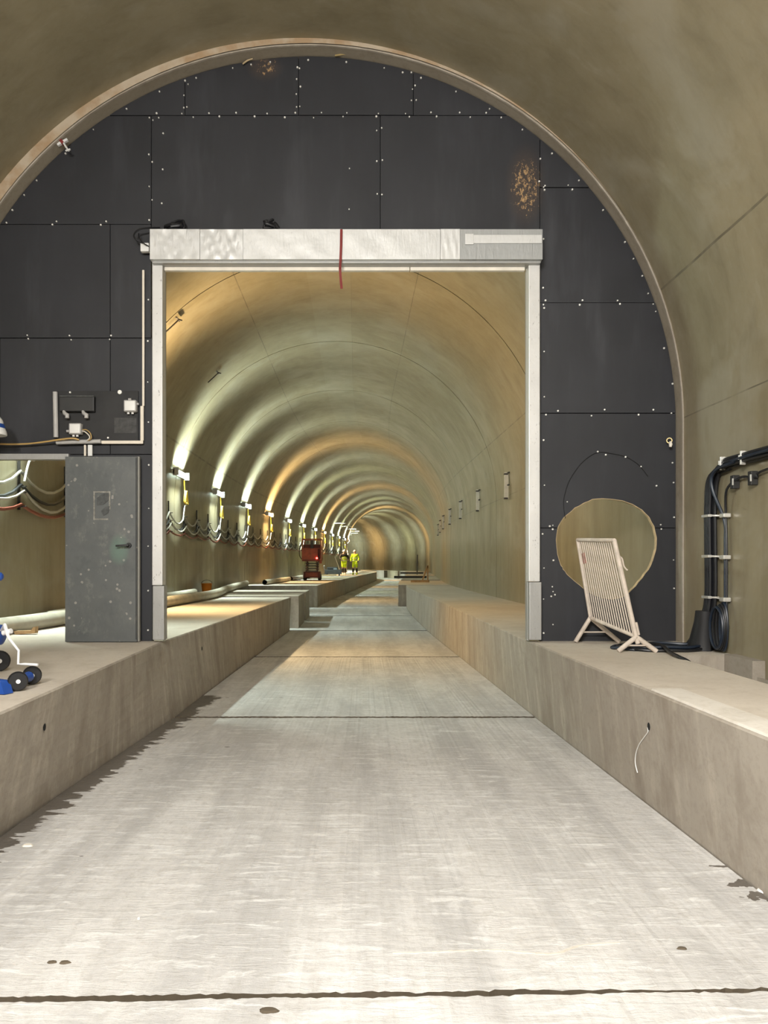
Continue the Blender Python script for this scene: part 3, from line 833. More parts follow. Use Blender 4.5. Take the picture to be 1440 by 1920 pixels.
for a in ((175, 921, 207, 924), (175, 972, 203, 975), (175, 924, 178, 972), (204, 924, 207, 955)):
    p, q_ = P(a[0], a[3], 0.9812), P(a[2], a[1], 0.9812); sr.box((p.x, p.y, p.z), (q_.x, p.y + 0.006, q_.z))
sr.build('sticker_residue', 'residue', dr)
sr = MB()
for pts in (((181, 934), (192, 926), (204, 925), (203, 938), (194, 946), (182, 947)), ((189, 958), (198, 950), (206, 949), (203, 962), (194, 967))):
    o_ = [(P(a, b, 0.981).x, P(a, b, 0.981).z) for a, b in pts]; sr.poly(o_, 0.981*D, 0.981*D + 0.006)
sr.build('sticker_smear', 'smear_dark', dr)

# ------------------------------------------------------------------ electrics beside the door
bd = empty('equipment_board', (X1(184), D - 0.02, Z1(828)), 'black mounting board screwed to the wall above the grey door', 'board')
frontbox(108, 733, 259, 828, 0.9965, 0.022, 0.003).build('board_sheet', 'board_black', bd)
frontbox(214, 783, 256, 812, 0.9962, 0.008, 0.002).build('label_residue', 'residue_board', bd)
for x, y, r in ((132, 736, 0.010), (225, 735.5, 0.022), (203, 821, 0.010)):
    c = P(x, y, 0.996); MB().cyl((c.x, c.y - 0.012, c.z), (c.x, c.y + 0.01, c.z), r, 14).build('fixing_bolt', 'screw_head', bd)
cb = empty('control_box', P(143, 772, 0.992), 'flat black control box with two pale cable glands below', 'electrical box')
frontbox(111, 742, 176, 771, 0.988, 0.068, 0.008).build('box_body', 'plastic_black', cb)
frontbox(111, 741.5, 176, 743.5, 0.986, 0.06, 0.002).build('lid_edge', 'smear_dark', cb)
for x in (125, 161):
    c = P(x, 776, 0.988)
    MB().tube([P(x - 5, 771, .99), P(x - 4, 775, .988), P(x + 1, 778, .987), P(x + 1, 784, .987)], [0.018, 0.02, 0.023, 0.022], 10).build('cable_gland', 'plastic_grey', cb, True)
def jbox(x0, y0, x1, y1, label, glands, extra):
    o = empty('junction_box', P((x0+x1)/2, y1, 0.99), label, 'junction box', 'junction boxes on the board')
    frontbox(x0, y0, x1, y1, 0.986, 0.085, 0.014).build('box_body', 'plastic_grey', o, True)
    frontbox(x0 + 2, y0 + 2, x1 - 2, y1 - 2, 0.9845, 0.02, 0.006).build('box_lid', 'plastic_white', o, True)
    for gx in glands:
        c = P(gx, y1 + 1.5, 0.988); MB().cyl((c.x, c.y + .03, c.z + 0.02), (c.x, c.y + .03, c.z - 0.014), 0.014, 10).build('cable_gland', 'plastic_white', o, True)
    for gx, gy in extra:
        c = P(gx, gy, 0.99); MB().cyl((c.x - 0.015, c.y + .01, c.z), (c.x + 0.015, c.y + .01, c.z), 0.013, 10).build('cable_gland', 'plastic_grey', o, True)
    return o
jbox(128.5, 793, 151.5, 814, 'square grey junction box feeding yellow cables above the door', (136, 143), ((154, 808), (127, 808)))
jbox(231.5, 749.5, 255, 771.5, 'square grey junction box at the upper right of the black board', (239, 247), ((257, 757), (243, 748.5)))
def pipe(name, pts, r, mat, label, cat, group=None, n=10):
    return tag(MB().tube(pts, r, n).build(name, mat, None, True), label, cat, group)
pipe('conduit', [P(103.5, 735, .992), P(105, 820, .992)], 0.026, 'plastic_grey', 'thick grey upright conduit at the left edge of the black board', 'conduit', 'conduits beside the door')
pipe('conduit', [P(106, 829.5, .991), P(189, 827.5, .991)], 0.023, 'plastic_grey', 'thick grey level conduit under the black board', 'conduit', 'conduits beside the door')
cc = empty('cable_trunking', P(267, 832, .992), 'thin cream conduit rising beside the shutter guide from the board corner', 'conduit', 'conduits beside the door')
frontbox(190, 826, 268, 832, .9925, 0.03, 0.004).build('level_run', 'plastic_cream', cc)
frontbox(263, 761, 269, 826, .9925, 0.03, 0.004).build('lower_run', 'plastic_cream', cc)
frontbox(266.5, 506, 270.5, 761, .9935, 0.02, 0.003).build('upper_run', 'plastic_cream', cc)
for x, w_, mat, lb in ((159, 1.8, 'plastic_cream', 'thin cream conduit stub dropping to the top of the door'), (168.5, 4, 'plastic_white', 'short white conduit stub above the grey door')):
    tag(frontbox(x - w_, 834, x + w_, 855, .993, 0.03, 0.004).build('conduit_stub', mat), lb, 'conduit', 'conduits beside the door')
pipe('power_cable', smoothpath([P(-40, 828, .99), P(0, 832.5, .99), P(45, 832.5, .99), P(80, 829, .988), P(110, 824.5, .984), P(135, 822, .983), P(148, 824.5, .985)], 6), 0.0095, 'cable_brown', 'brown cable sagging in from the left to the junction box', 'cable')
for k, (dy, dx) in enumerate(((0, 0), (3.5, -3))):
    pipe('wire_tail', smoothpath([P(155, 806 + dy*0.7, .986), P(162 + dx, 806 + dy, .984), P(169 + dx, 812 + dy, .983), P(171 + dx, 821, .984), P(166 + dx, 826, .986)], 5), 0.006, 'cable_brown' if k == 0 else 'rail_cream', ('outer yellow wire loop from the junction box' if k == 0 else 'inner pale wire loop from the junction box'), 'cable', 'wire loops at the junction box')
# white bell-shaped lamp at the left edge of the frame
lm = empty('site_lamp', P(-14, 815, 0.93), 'white bell-shaped site lamp with a blue band at the left edge', 'lamp')
def lathe(c, prof, n=20):
    b = MB(); vs = []; 
    for r, z in prof: vs += [(c.x + r*math.cos(2*math.pi*k/n), c.y + r*math.sin(2*math.pi*k/n), c.z + z) for k in range(n)]
    fs = [(j*n + k, j*n + (k+1) % n, (j+1)*n + (k+1) % n, (j+1)*n + k) for j in range(len(prof)-1) for k in range(n)]
    return b.add(vs, fs)
c = P(-14, 816, 0.93)
lathe(c, [(0.132, 0.0), (0.135, 0.006), (0.128, 0.045), (0.118, 0.07), (0.095, 0.15), (0.06, 0.20), (0.03, 0.22), (0.0, 0.225)]).build('shade', 'plastic_white', lm, True)
lathe(c, [(0.1205, 0.07), (0.1215, 0.072), (0.108, 0.112), (0.105, 0.113)]).build('band', 'blue_paint', lm, True)
MB().tube([c + Vector((0, 0, .22)), c + Vector((-0.18, 0.15, .26)), c + Vector((-0.25, 0.56, .26))], 0.012, 8).build('arm', 'galvanised', lm, True)
# small hook on the right, clamp on the left rim
hk = empty('wall_hook', P(1257, 835, .99), 'brass eye hook with a dangling tag near the right rim of the wall', 'hook')
c = P(1255, 826, .99); MB().ring(c, (0.3, 1, 0), 0.026, 0.006, 18, 6).build('eye', 'brass', hk, True)
MB().tube([P(1257, 828, .988), P(1257.5, 833, .987), P(1257, 838, .987)], [0.012, 0.02, 0.013], 8).build('tag', 'rail_cream', hk, True)
cl = empty('rim_clamp', P(118, 278, .985), 'small red and white clamp on the left rim above the black wall', 'clamp')
MB().bar(P(108, 272, .985), P(127, 262, .985), 0.03, 0.025).build('jaw', 'white_steel', cl)
MB().bar(P(113, 262, .984), P(119, 270, .984), 0.05, 0.03).build('grip', 'strap_red', cl)
MB().tube([P(118, 266, .983), P(124, 276, .981), P(129, 283, .98)], 0.01, 8).build('screw', 'white_steel', cl, True)
MB().bar(P(123, 283, .98), P(132, 280, .98), 0.014, 0.014).build('tommy_bar', 'white_steel', cl)

# ------------------------------------------------------------------ steel barrier on the right walkway
br = empty('crowd_barrier', (440/PX, 0.925*D, BENCH), 'cream steel crowd barrier leaning in front of the round hole', 'barrier')
TL, TRt = P(1083, 1012, .978), P(1152, 1013, .872)
BL, BRt = P(1107, 1158, .978), P(1193, 1194, .872)
nrm = (TRt - TL).cross(BL - TL).normalized()
MB().tube([TL, TRt], 0.019, 10).build('top_rail', 'barrier_paint', br, True)
MB().tube([BL, BRt], 0.019, 10).build('bottom_rail', 'barrier_paint', br, True)
MB().tube([TL, BL], 0.019, 10).build('side_rail', 'barrier_paint', br, True)
MB().tube([TRt, BRt + (BRt - TRt)*0.07], 0.021, 10).build('side_rail', 'barrier_paint', br, True)
NB = 17
for k in range(1, NB + 1):
    t = k / (NB + 1); MB().tube([TL + (TRt-TL)*t, BL + (BRt-BL)*t], 0.0068, 6).build('bar', 'barrier_paint', br, True)
MB().bar(TL + (BL-TL)*0.17 + (TRt-TL)*0.09, TL + (BL-TL)*0.30 + (TRt-TL)*0.11, 0.075, 0.006, up=nrm).build('rust_plate', 'barrier_rust', br)
MB().tube(smoothpath([TRt + (BRt-TRt)*0.16, TRt + (BRt-TRt)*0.2 + Vector((0.03, 0, 0.01)), TRt + (BRt-TRt)*0.27 + Vector((0.035, 0, 0)), TRt + (BRt-TRt)*0.3 + Vector((0.06, 0, -0.01))], 5), 0.008, 6).build('coupling_hook', 'barrier_paint', br, True)
MB().tube([BRt + (TRt-BRt)*0.02 + Vector((0.028, 0, 0)), BRt + (TRt-BRt)*0.15 + Vector((0.028, 0, 0))], 0.013, 8).build('coupling_sleeve', 'barrier_paint', br, True)
def foot(apex, L, Rr):
    L = Vector((L.x, L.y, BENCH + 0.012)); Rr = Vector((Rr.x, Rr.y, BENCH + 0.012))
    MB().tube([apex, L + (apex-L)*0.06, L], 0.023, 10).build('leg', 'barrier_paint', br, True)
    MB().tube([apex, Rr + (apex-Rr)*0.06, Rr], 0.023, 10).build('leg', 'barrier_paint', br, True)
    MB().tube([L + (apex-L)*0.4, Rr + (apex-Rr)*0.4], 0.008, 8).build('brace', 'barrier_paint', br, True)
foot(BL + Vector((0, 0, 0.0)), Vector(((1079-VX)*.976/PX, .976*D, 0)), Vector(((1161-VX)*.978/PX, .978*D, 0)))
foot(BRt, Vector(((1159-VX)*.872/PX, .872*D, 0)), Vector(((1231-VX)*.872/PX, .872*D, 0)))

# ------------------------------------------------------------------ cables on the right wall
WX = EC + RC                                              # wall face
ys = 0.885*D; zt_ = ZC + 166/PX
grp = 'cables in the wall bundle'
offs = [(-0.10, 0.028), (-0.065, 0.03), (-0.03, 0.03), (0.005, 0.03), (-0.08, 0.075), (-0.045, 0.078), (-0.01, 0.075)]
for k, (oy, ox) in enumerate(offs):
    o_ = 0.035*k
    pts = [(WX - ox - 0.05, ys + oy*0.8 + 0.22 + 0.03*k, BENCH + 0.02), (WX - ox - 0.03, ys - oy + 0.06, BENCH + 0.28), (WX - ox, ys - oy, BENCH + 0.5), (WX - ox, ys - oy, BENCH + 1.1), (WX - ox, ys - oy, zt_ - 0.40),
           (WX - ox, ys - oy - 0.06, zt_ - 0.14), (WX - ox, ys - 0.27, zt_ - 0.02 + oy*0.7), (WX - ox, ys - 0.6, zt_ + oy*0.7), (WX - ox + 0.03, ys - 3.0, zt_ + oy*0.7), (WX - ox + 0.03, -4.0, zt_ + oy*0.7)]
    pipe('wall_cable', smoothpath(pts, 6), 0.0185, 'cable_black', 'thick black cable in the bundle clipped down the right wall', 'cable', grp, 8)
pts = [(WX - 0.03, ys - 0.21, BENCH + 0.35), (WX - 0.03, ys - 0.21, BENCH + 1.0), (WX - 0.035, ys - 0.20, zt_ - 0.55), (WX - 0.10, ys - 0.10, zt_ - 0.25), (WX - 0.11, ys - 0.16, zt_ - 0.10), (WX - 0.10, ys - 0.5, zt_ - 0.06), (WX - 0.10, ys - 1.6, zt_ - 0.03), (WX - 0.10, -4, zt_ - 0.03)]
pipe('wall_cable', smoothpath(pts, 6), 0.015, 'cable_blue', 'single blue-black cable hanging apart from the black bundle', 'cable', None, 8)
pts = [(WX - 0.03, ys - 0.235, BENCH + 0.4), (WX - 0.03, ys - 0.235, BENCH + 1.0), (WX - 0.03, ys - 0.22, zt_ - 0.5), (WX - 0.06, ys - 0.3, zt_ - 0.28), (WX - 0.03, ys - 0.5, zt_ - 0.19), (WX - 0.03, ys - 0.75, zt_ - 0.22), (WX - 0.03, ys - 0.95, zt_ - 0.17), (WX - 0.03, ys - 2.5, zt_ - 0.15), (WX - 0.03, -4, zt_ - 0.15)]
pipe('wall_cable', smoothpath(pts, 6), 0.011, 'cable_black', 'thin black cable looping below the level run of the bundle', 'cable', None, 8)
def clampv(z, label):
    o = empty('cable_clamp', (WX, ys - 0.08, z - 0.02), label, 'clamp', 'clamps on the wall cables')
    MB().bbox((WX - 0.104, ys - 0.03, z - 0.013), (WX - 0.07, ys + 0.12, z + 0.013), 0.005).build('saddle', 'clamp_steel', o)
    MB().bbox((WX - 0.07, ys - 0.26, z - 0.03), (WX + 0.0, ys - 0.17, z + 0.008), 0.008).build('small_saddle', 'clamp_steel', o)
    MB().bbox((WX - 0.07, ys - 0.03, z - 0.009), (WX, ys - 0.018, z + 0.009), 0.003).build('side_plate', 'clamp_steel', o)
    MB().bar((WX - 0.03, ys - 0.03, z), (WX - 0.03, ys - 0.18, z - 0.01), 0.02, 0.012).build('link', 'clamp_steel', o)
for py, lb in ((967, 'topmost'), (1043, 'middle'), (1120, 'lowest')):
    clampv(ZC - (py - VY)*0.885/PX, lb + ' bright clamp on the upright cables of the right wall')
for yy, lb in ((0.855, 'at the bend, farther from the frame edge'), (0.81, 'nearer the frame edge')):
    o = empty('cable_clamp', (WX, yy*D, zt_ - 0.1), 'bright clamp on the level cable run ' + lb, 'clamp', 'clamps on the wall cables')
    MB().bbox((WX - 0.098, yy*D - 0.012, zt_ - 0.095), (WX - 0.052, yy*D + 0.012, zt_ + 0.028), 0.006).build('saddle', 'clamp_steel', o)
    MB().bbox((WX - 0.055, yy*D - 0.008, zt_ + 0.012), (WX, yy*D + 0.008, zt_ + 0.024), 0.003).build('strap_tail', 'clamp_steel', o)
    MB().bbox((WX - 0.112, yy*D - 0.01, zt_ - 0.05), (WX - 0.096, yy*D + 0.01, zt_ - 0.01), 0.004).build('buckle', 'clamp_steel', o)
for yy, lb in ((0.838, 'left'), (0.80, 'right')):
    o = empty('cable_cleat', (WX, yy*D, zt_ - 0.28), 'black cleat holding the thin lower cable, ' + lb + ' one', 'cleat', 'cleats on the thin cable')
    MB().bbox((WX - 0.06, yy*D - 0.03, zt_ - 0.28), (WX, yy*D + 0.03, zt_ - 0.16), 0.006).build('block', 'plastic_black', o)
    MB().bbox((WX - 0.066, yy*D - 0.034, zt_ - 0.25), (WX - 0.055, yy*D - 0.016, zt_ - 0.19), 0.003).build('band', 'clamp_steel', o)
# gaiter where the bundle reaches the walkway
g = MB(); vs = []; n = 16
for z, cy_, ry, rx in ((BENCH + 0.004, 0.12, 0.16, 0.12), (BENCH + 0.1, 0.10, 0.135, 0.10), (BENCH + 0.28, 0.05, 0.10, 0.075), (BENCH + 0.38, 0.035, 0.09, 0.07)):
    vs += [(WX - 0.125 + rx*math.cos(2*math.pi*k/n)*0.9, ys + cy_ + ry*math.sin(2*math.pi*k/n)*(1 + 0.08*math.sin(5*k)), z) for k in range(n)]
g.add(vs, [(j*n + k, j*n + (k+1) % n, (j+1)*n + (k+1) % n, (j+1)*n + k) for j in range(3) for k in range(n)] + [tuple(3*n + k for k in range(n))])
tag(g.build('cable_gaiter', 'rubber_black', None, True), 'black flared sleeve where the cable bundle meets the walkway', 'sleeve')
# hanging coil
hc = empty('hanging_coil', (WX - 0.05, ys - 0.2, BENCH + 0.03), 'loop of spare blue-black cable hanging below the clamps', 'cable coil')
for k in range(4):
    a = 0.075 + 0.017*k; hgt = 0.44 - 0.02*k; cx = WX - 0.05 - 0.017*k; zc = BENCH + 0.03 + hgt/2 + 0.005*k; cy_ = ys - 0.2 + 0.012*(k - 1.5)
    MB().tube([(cx, cy_ + a*math.sin(2*math.pi*i/28), zc + hgt/2*math.cos(2*math.pi*i/28)) for i in range(28)], 0.0125, 7, cyc=True).build('loop', 'cable_blue' if k in (0, 3) else 'cable_black', hc, True)
# coil lying flat on the walkway
fc = empty('floor_coil', (2.95, 0.895*D, BENCH), 'flat loops of black cable lying on the walkway behind the barrier', 'cable coil')
for k in range(4):
    cx, cy_ = 2.90 + 0.02*k, 0.905*D - 0.03*k; a, b_ = 0.42 - 0.025*k, 0.20 - 0.015*(k % 2)
    MB().tube([(cx + a*math.cos(2*math.pi*i/36), cy_ + b_*math.sin(2*math.pi*i/36), BENCH + 0.018 + 0.014*(k % 3) + 0.004*math.sin(i)) for i in range(36)], 0.0145, 7, cyc=True).build('loop', 'cable_black' if k % 2 else 'cable_blue', fc, True)
MB().tube(smoothpath([(2.75, 0.91*D, BENCH + 0.05), (2.86, 0.88*D, BENCH + 0.065), (2.83, 0.84*D, BENCH + 0.03), (TR0 - 0.03, 0.815*D, BENCH + 0.02), (TR0 + 0.03, 0.80*D, BENCH - 0.03), (TR0 + 0.06, 0.78*D, BENCH - 0.18)], 6), 0.0165, 8).build('tail', 'cable_black', fc, True)
# white string hanging out of the tie hole in the bench face
def bench_face_point(px, py):
    best = None
    for i in range(300, 1100):
        s = i/1000; p = P(px, py, s); u = (p.z + 0.05)/(BENCH + 0.05); e = RFe(s) + (RTe(s) - RFe(s))*u
        if best is None or abs(p.x - e) < best[0]: best = (abs(p.x - e), Vector((e - 0.006, p.y, p.z)))
    return best[1]
sp = [bench_face_point(a, b) for a, b in ((1216, 1364), (1217, 1372), (1210, 1382), (1200, 1396), (1194, 1412), (1193, 1430), (1197, 1449))]
pipe('loose_wire', smoothpath(sp, 5), 0.0035, 'plastic_white', 'thin pale wire dangling from a hole in the right walkway face', 'wire')

# ------------------------------------------------------------------ blue wheeled winch at the left edge
bl = empty('wheeled_winch', P(10, 1298, 0.61), 'blue wheeled winch with a white crank at the left edge of the frame', 'winch')
def BP(px, d, h): return Vector(((px - VX)*d/PX, d*D, BENCH + h))
def wheel(c, ax, r, w, parent, hub='white_steel'):
    ax = Vector(ax).normalized(); n = 24; u = ax.orthogonal().normalized(); v = ax.cross(u); b = MB(); vs = []
    prof = ((r*0.45, -w/2), (r*0.86, -w/2), (r*0.97, -w*0.32), (r, 0), (r*0.97, w*0.32), (r*0.86, w/2), (r*0.45, w/2))
    for pr, o_ in prof: vs += [c + ax*o_ + (u*math.cos(2*math.pi*k/n) + v*math.sin(2*math.pi*k/n))*pr for k in range(n)]
    b.add(vs, [(j*n + k, j*n + (k+1) % n, (j+1)*n + (k+1) % n, (j+1)*n + k) for j in range(6) for k in range(n)] + [tuple(range(n))[::-1], tuple(6*n + k for k in range(n))])
    o = b.build('wheel', 'rubber_black', parent, True)
    MB().cyl(c - ax*(w/2 + 0.006), c + ax*(w/2 + 0.006), r*0.22, 14).build('hub', hub, o, True)
    return o
ax = Vector((1.0, -0.75, 0)).normalized()
c1 = BP(33.5, 0.608, 0.066); c2 = BP(60, 0.64, 0.066)
wa = (c2 - c1).normalized()
wheel(c1 + Vector((0, 0, 0)), (0.55, -1, 0), 0.064, 0.04, bl)
wheel(c2, (0.55, -1, 0), 0.064, 0.04, bl)
MB().cyl(c1, c2, 0.013, 10).build('axle', 'blue_paint', bl, True)
mid = (c1 + c2)/2
MB().tube([c2 + (c1-c2)*0.25, c2 + (c1-c2)*0.6], [0.036, 0.02], 12).build('fork', 'blue_paint', bl, True)
b = MB(); lg = BP(-120, 0.60, 0.03)
b.bar(mid + Vector((-0.02, -0.06, -0.03)), lg, 0.10, 0.05); b.build('leg_beam', 'blue_paint', bl)
b = MB(); tp = BP(-130, 0.60, 0.02)
b.add([BP(25, .598, 0.004), BP(8, .59, 0.004), tp, BP(-130, .64, 0.02), BP(18, .606, 0.075), BP(0, .6, 0.085), tp + Vector((0, 0, .1)), BP(-130, .64, .12)], [(0,1,2,3),(4,7,6,5),(0,4,5,1),(1,5,6,2),(2,6,7,3),(3,7,4,0)])
b.build('base_plate', 'blue_paint', bl)
c3 = BP(-1, 0.72, 0.082); wheel(c3, (0.5, -1, 0), 0.08, 0.05, bl)
cw = P(-14, 1190, 0.655)
MB().tube([cw + Vector((-0.2, 0.0, 0)), cw + Vector((0.03, 0.0, 0)), cw + Vector((0.065, 0, 0)), cw + Vector((0.078, 0, 0))], [0.075, 0.075, 0.07, 0.05], 18).build('winch_drum', 'blue_paint', bl, True)
MB().bbox((cw.x - 0.28, cw.y - 0.05, BENCH + 0.05), (cw.x - 0.16, cw.y + 0.07, BENCH + 1.0), 0.012).build('mast', 'blue_paint', bl)
MB().tube([cw + Vector((-0.3, 0.02, 0.44)), P(-4, 1081, .655), P(2, 1081, .655), P(5, 1081, .655)], [0.032, 0.032, 0.03, 0.018], 12).build('handle_bar', 'blue_paint', bl, True)
cr = [P(3, 1182, .648), P(9, 1172, .64), P(13, 1186, .636), P(17, 1197, .634), P(35, 1220, .63), P(34, 1245, .628), P(46, 1245, .627), P(71, 1246.5, .626)]
MB().tube(cr, [0.011, 0.013, 0.013, 0.01, 0.0085, 0.0085, 0.009, 0.0095], 8).build('crank_handle', 'white_steel', bl, True)
MB().cyl(P(6, 1187, .64), P(21, 1183, .638), 0.018, 12).build('crank_collar', 'white_steel', bl, True)
# timber offcut behind it
wo = MB(); d_ = 1.09
vs = [(25, 1187), (58, 1186), (61, 1180), (66, 1178.5), (65.5, 1191), (28, 1193)]
o_ = [(P(a, b_, d_).x, P(a, b_, d_).z) for a, b_ in vs]; zmin = min(z for x, z in o_)
wo.poly([(x, z - zmin + BENCH + 0.002) for x, z in o_], d_*D, d_*D + 0.09)
tag(wo.build('timber_offcut', 'wood'), 'brown notched timber offcut on the floor of the side doorway', 'timber')

# ------------------------------------------------------------------ lamps on the left tunnel wall
zl = ZC + 383/PX; SPREAD = 75
LAMPS = [(1.06 + 0.612*k) for k in range(0, 22)]; LAMPS[0] = 1.17
def lamp(s, mat, label, arm=False, cord=True, gain=1.0):
    ew = wall_e(zl, -1)
    def L(ds, off, z): return T(s + ds/D, ew + off, zl + z)
    o = empty('wall_lamp', L(0, 0.05, -0.08), label, 'lamp', 'lamps along the left tunnel wall')
    tl = 0.60
    b = MB(); q = []
    for ds in (-tl, tl): q += [L(ds, 0.02, -0.05), L(ds, 0.09, -0.07), L(ds, 0.09, 0.05), L(ds, 0.02, 0.05)]
    b.add(q, [(0,1,2,3),(7,6,5,4),(0,4,5,1),(1,5,6,2),(2,6,7,3),(3,7,4,0)]).build('housing', 'lamp_body', o)
    b = MB(); n = 8; q = []
    for ds in (-tl + 0.03, tl - 0.03):
        q += [L(ds, 0.092 + 0.085*math.sin(math.pi*k/n), -0.01 + 0.065*math.cos(math.pi*k/n)) for k in range(n + 1)]
    m = n + 1
    b.add(q, [(k, k+1, m+k+1, m+k) for k in range(n)] + [tuple(range(m))[::-1], tuple(m + k for k in range(m))])
    b.build('diffuser', mat, o, True)
    for ds in (-tl, tl - 0.028):
        b = MB(); q = []
        for dd in (0, 0.028): q += [L(ds + dd, 0.05, -0.10), L(ds + dd, 0.185, -0.10), L(ds + dd, 0.185, 0.085), L(ds + dd, 0.05, 0.085)]
        b.add(q, [(0,1,2,3),(7,6,5,4),(0,4,5,1),(1,5,6,2),(2,6,7,3),(3,7,4,0)]).build('end_cap', 'lamp_body', o)
    if cord:
        rr = random.Random(int(s*100))
        z0 = -0.42 + rr.uniform(-.06, .06); w0 = rr.uniform(.07, .11); h0 = rr.uniform(.17, .24)
        pts = [L(tl - 0.02, 0.05, -0.1), L(tl, 0.06, z0 + 0.05)]
        pts += [L(tl - 0.04 + w0*math.sin(2.1*i)*(1 + .15*(i % 2)), 0.05 + 0.012*i, z0 - h0*(1 - math.cos(2.1*i))*(0.9 + 0.03*i)) for i in range(1, 9)]
        MB().tube(smoothpath(pts, 4), 0.017, 5).build('cord', 'cable_yellow', o, True)
        pts = [L(tl, 0.07, z0 + 0.02), L(tl - 0.03, 0.1, z0 - 0.25), L(tl + 0.03, 0.1, z0 - 0.36), L(tl - 0.12, 0.09, z0 - 0.4), L(tl - 0.22, 0.07, -1.12)]
        MB().tube(smoothpath(pts, 4), 0.013, 5).build('cord', 'tie_white', o, True)
    col = {'lamp_warm': (1.0, 0.72, 0.38), 'lamp_green': (0.86, 1.0, 0.74), 'lamp_cool': (0.84, 1.0, 0.92)}[mat]
    hd_ = heading(s); fwd = T(s + 0.02, 0, 0) - T(s - 0.02, 0, 0); fwd.normalize(); inw = Vector((fwd.y, -fwd.x, 0))
    for k, a in enumerate((-84, -40, 5, 48, 86)):  # added fan of area lights, spread narrowed so each lamp draws a ring
        li = bpy.data.lights.new('lamp_strip', 'AREA'); li.shape = 'RECTANGLE'; li.size = 1.1; li.size_y = 0.05
        li.energy = LAMP_WATTS * (1.5 if mat == 'lamp_warm' else 1.0) * gain * (1.0, 0.8, 0.8, 1.0, 1.5)[k]; li.color = col; li.spread = math.radians(SPREAD if s < 7.5 else 50)
        lo = bpy.data.objects.new('lamp_strip', li); COL.objects.link(lo); lo.parent = o
        a = math.radians(a); dr_ = inw*math.cos(a) + Vector((0, 0, 1))*math.sin(a)
        zz = -dr_; xx = fwd; yy = zz.cross(xx)
        mt = Matrix((xx, yy, zz)).transposed().to_4x4()
        mt.translation = L(0, 0.092, -0.01) + dr_*0.095 - ploc(o)
        lo.matrix_local = mt
    if arm:
        MB().tube([L(0, 0.1, 0.10), L(0, 0.16, 0.85), L(0.0, 0.22, 0.9), L(0, 1.15, 0.9)], 0.02, 6).build('arm', 'white_steel', o)
    return o
for i, s in enumerate(LAMPS):
    kk = i - 2
    mat = 'lamp_warm' if kk % 4 == 3 else ('lamp_green' if kk in (5, 9, 13) else 'lamp_cool')
    where = {-2: 'hidden behind the wall above the side doorway', -1: 'hidden just behind the left shutter guide'}.get(kk)
    if kk == 3 or (kk > 0 and kk % 4 == 3): tone = 'warm'
    else: tone = 'cool white'
    ordn = ['first', 'second', 'third', 'fourth', 'fifth', 'sixth', 'seventh', 'eighth', 'ninth', 'tenth', 'eleventh', 'twelfth']
    if where is None: where = ('number %s in view counting from the shutter guide' % ordn[kk]) if kk < 12 else 'round the far bend of the tunnel'
    lamp(s, mat, '%s wall lamp %s' % (tone, where), arm=(8 <= kk <= 13), cord=kk < 11, gain=0.8 if kk == -2 else (1.5 if kk > 10 else 1.0))

# ------------------------------------------------------------------ festooned cables and their hangers
SPAN = 0.195
def festoon(z0, sag, off, mat, r, label, s0=1.03, s1=9.2, phase=0.0):
    pts = []; s = s0; rr = random.Random(int(z0*100))
    while s < s1:
        sg = sag * rr.uniform(0.75, 1.2)
        for i in range(6):
            t = i/6; z = z0 - sg*4*t*(1-t)
            pts.append(T(s + SPAN*t, wall_e(z, -1) + off + 0.02*4*t*(1-t), z))
        s += SPAN
    return pipe('slung_cable', pts, r, mat, label, 'cable', 'cables slung along the left tunnel wall', 6)
festoon(2.86, 0.24, 0.05, 'cable_grey', 0.020, 'uppermost pale grey cable slung in loops along the left wall')
festoon(2.68, 0.20, 0.055, 'cable_black', 0.024, 'thick black cable slung between the grey one and the red hose')
festoon(2.60, 0.20, 0.10, 'cable_grey', 0.018, 'thin grey cable slung just below the thick black one')
festoon(2.42, 0.12, 0.06, 'cable_red', 0.024, 'lowest slung line, a rust red hose on the left wall')
s = 1.03; first = None; kk = 0
while s < 8.6:
    q = MB()
    e0 = wall_e(2.6, -1) 
    q.bar(T(s, e0 + 0.03, 2.35), T(s, wall_e(3.12, -1) + 0.03, 3.12), 0.035, 0.02)
    for z in (2.42, 2.60, 2.68, 2.86): q.bar(T(s, e0 + 0.02, z - 0.03), T(s, e0 + 0.13, z - 0.02), 0.02, 0.015)
    tag(q.build('cable_hanger', 'hook_steel'), 'dark upright hanger bar carrying the slung cables on the left wall', 'hanger', 'cable hangers on the left wall')
    s += SPAN; kk += 1
# white ties, loops and tails seen through the side doorway
for k, pts in enumerate((((30, 868), (18, 884), (8, 893)), ((33, 866), (30, 880), (22, 898)), ((-4, 930), (5, 940), (14, 941), (22, 930), (25, 920)))):
    ss = 1.245
    pipe('cable_tie', smoothpath([P(a, b_, ss) for a, b_ in pts], 5), 0.012, 'tie_white', ('long white strap slanting left behind the door frame', 'pale strap hanging upright behind the door frame', 'white strap looped round the red hose in the doorway')[k], 'strap', 'white straps in the doorway', 6)

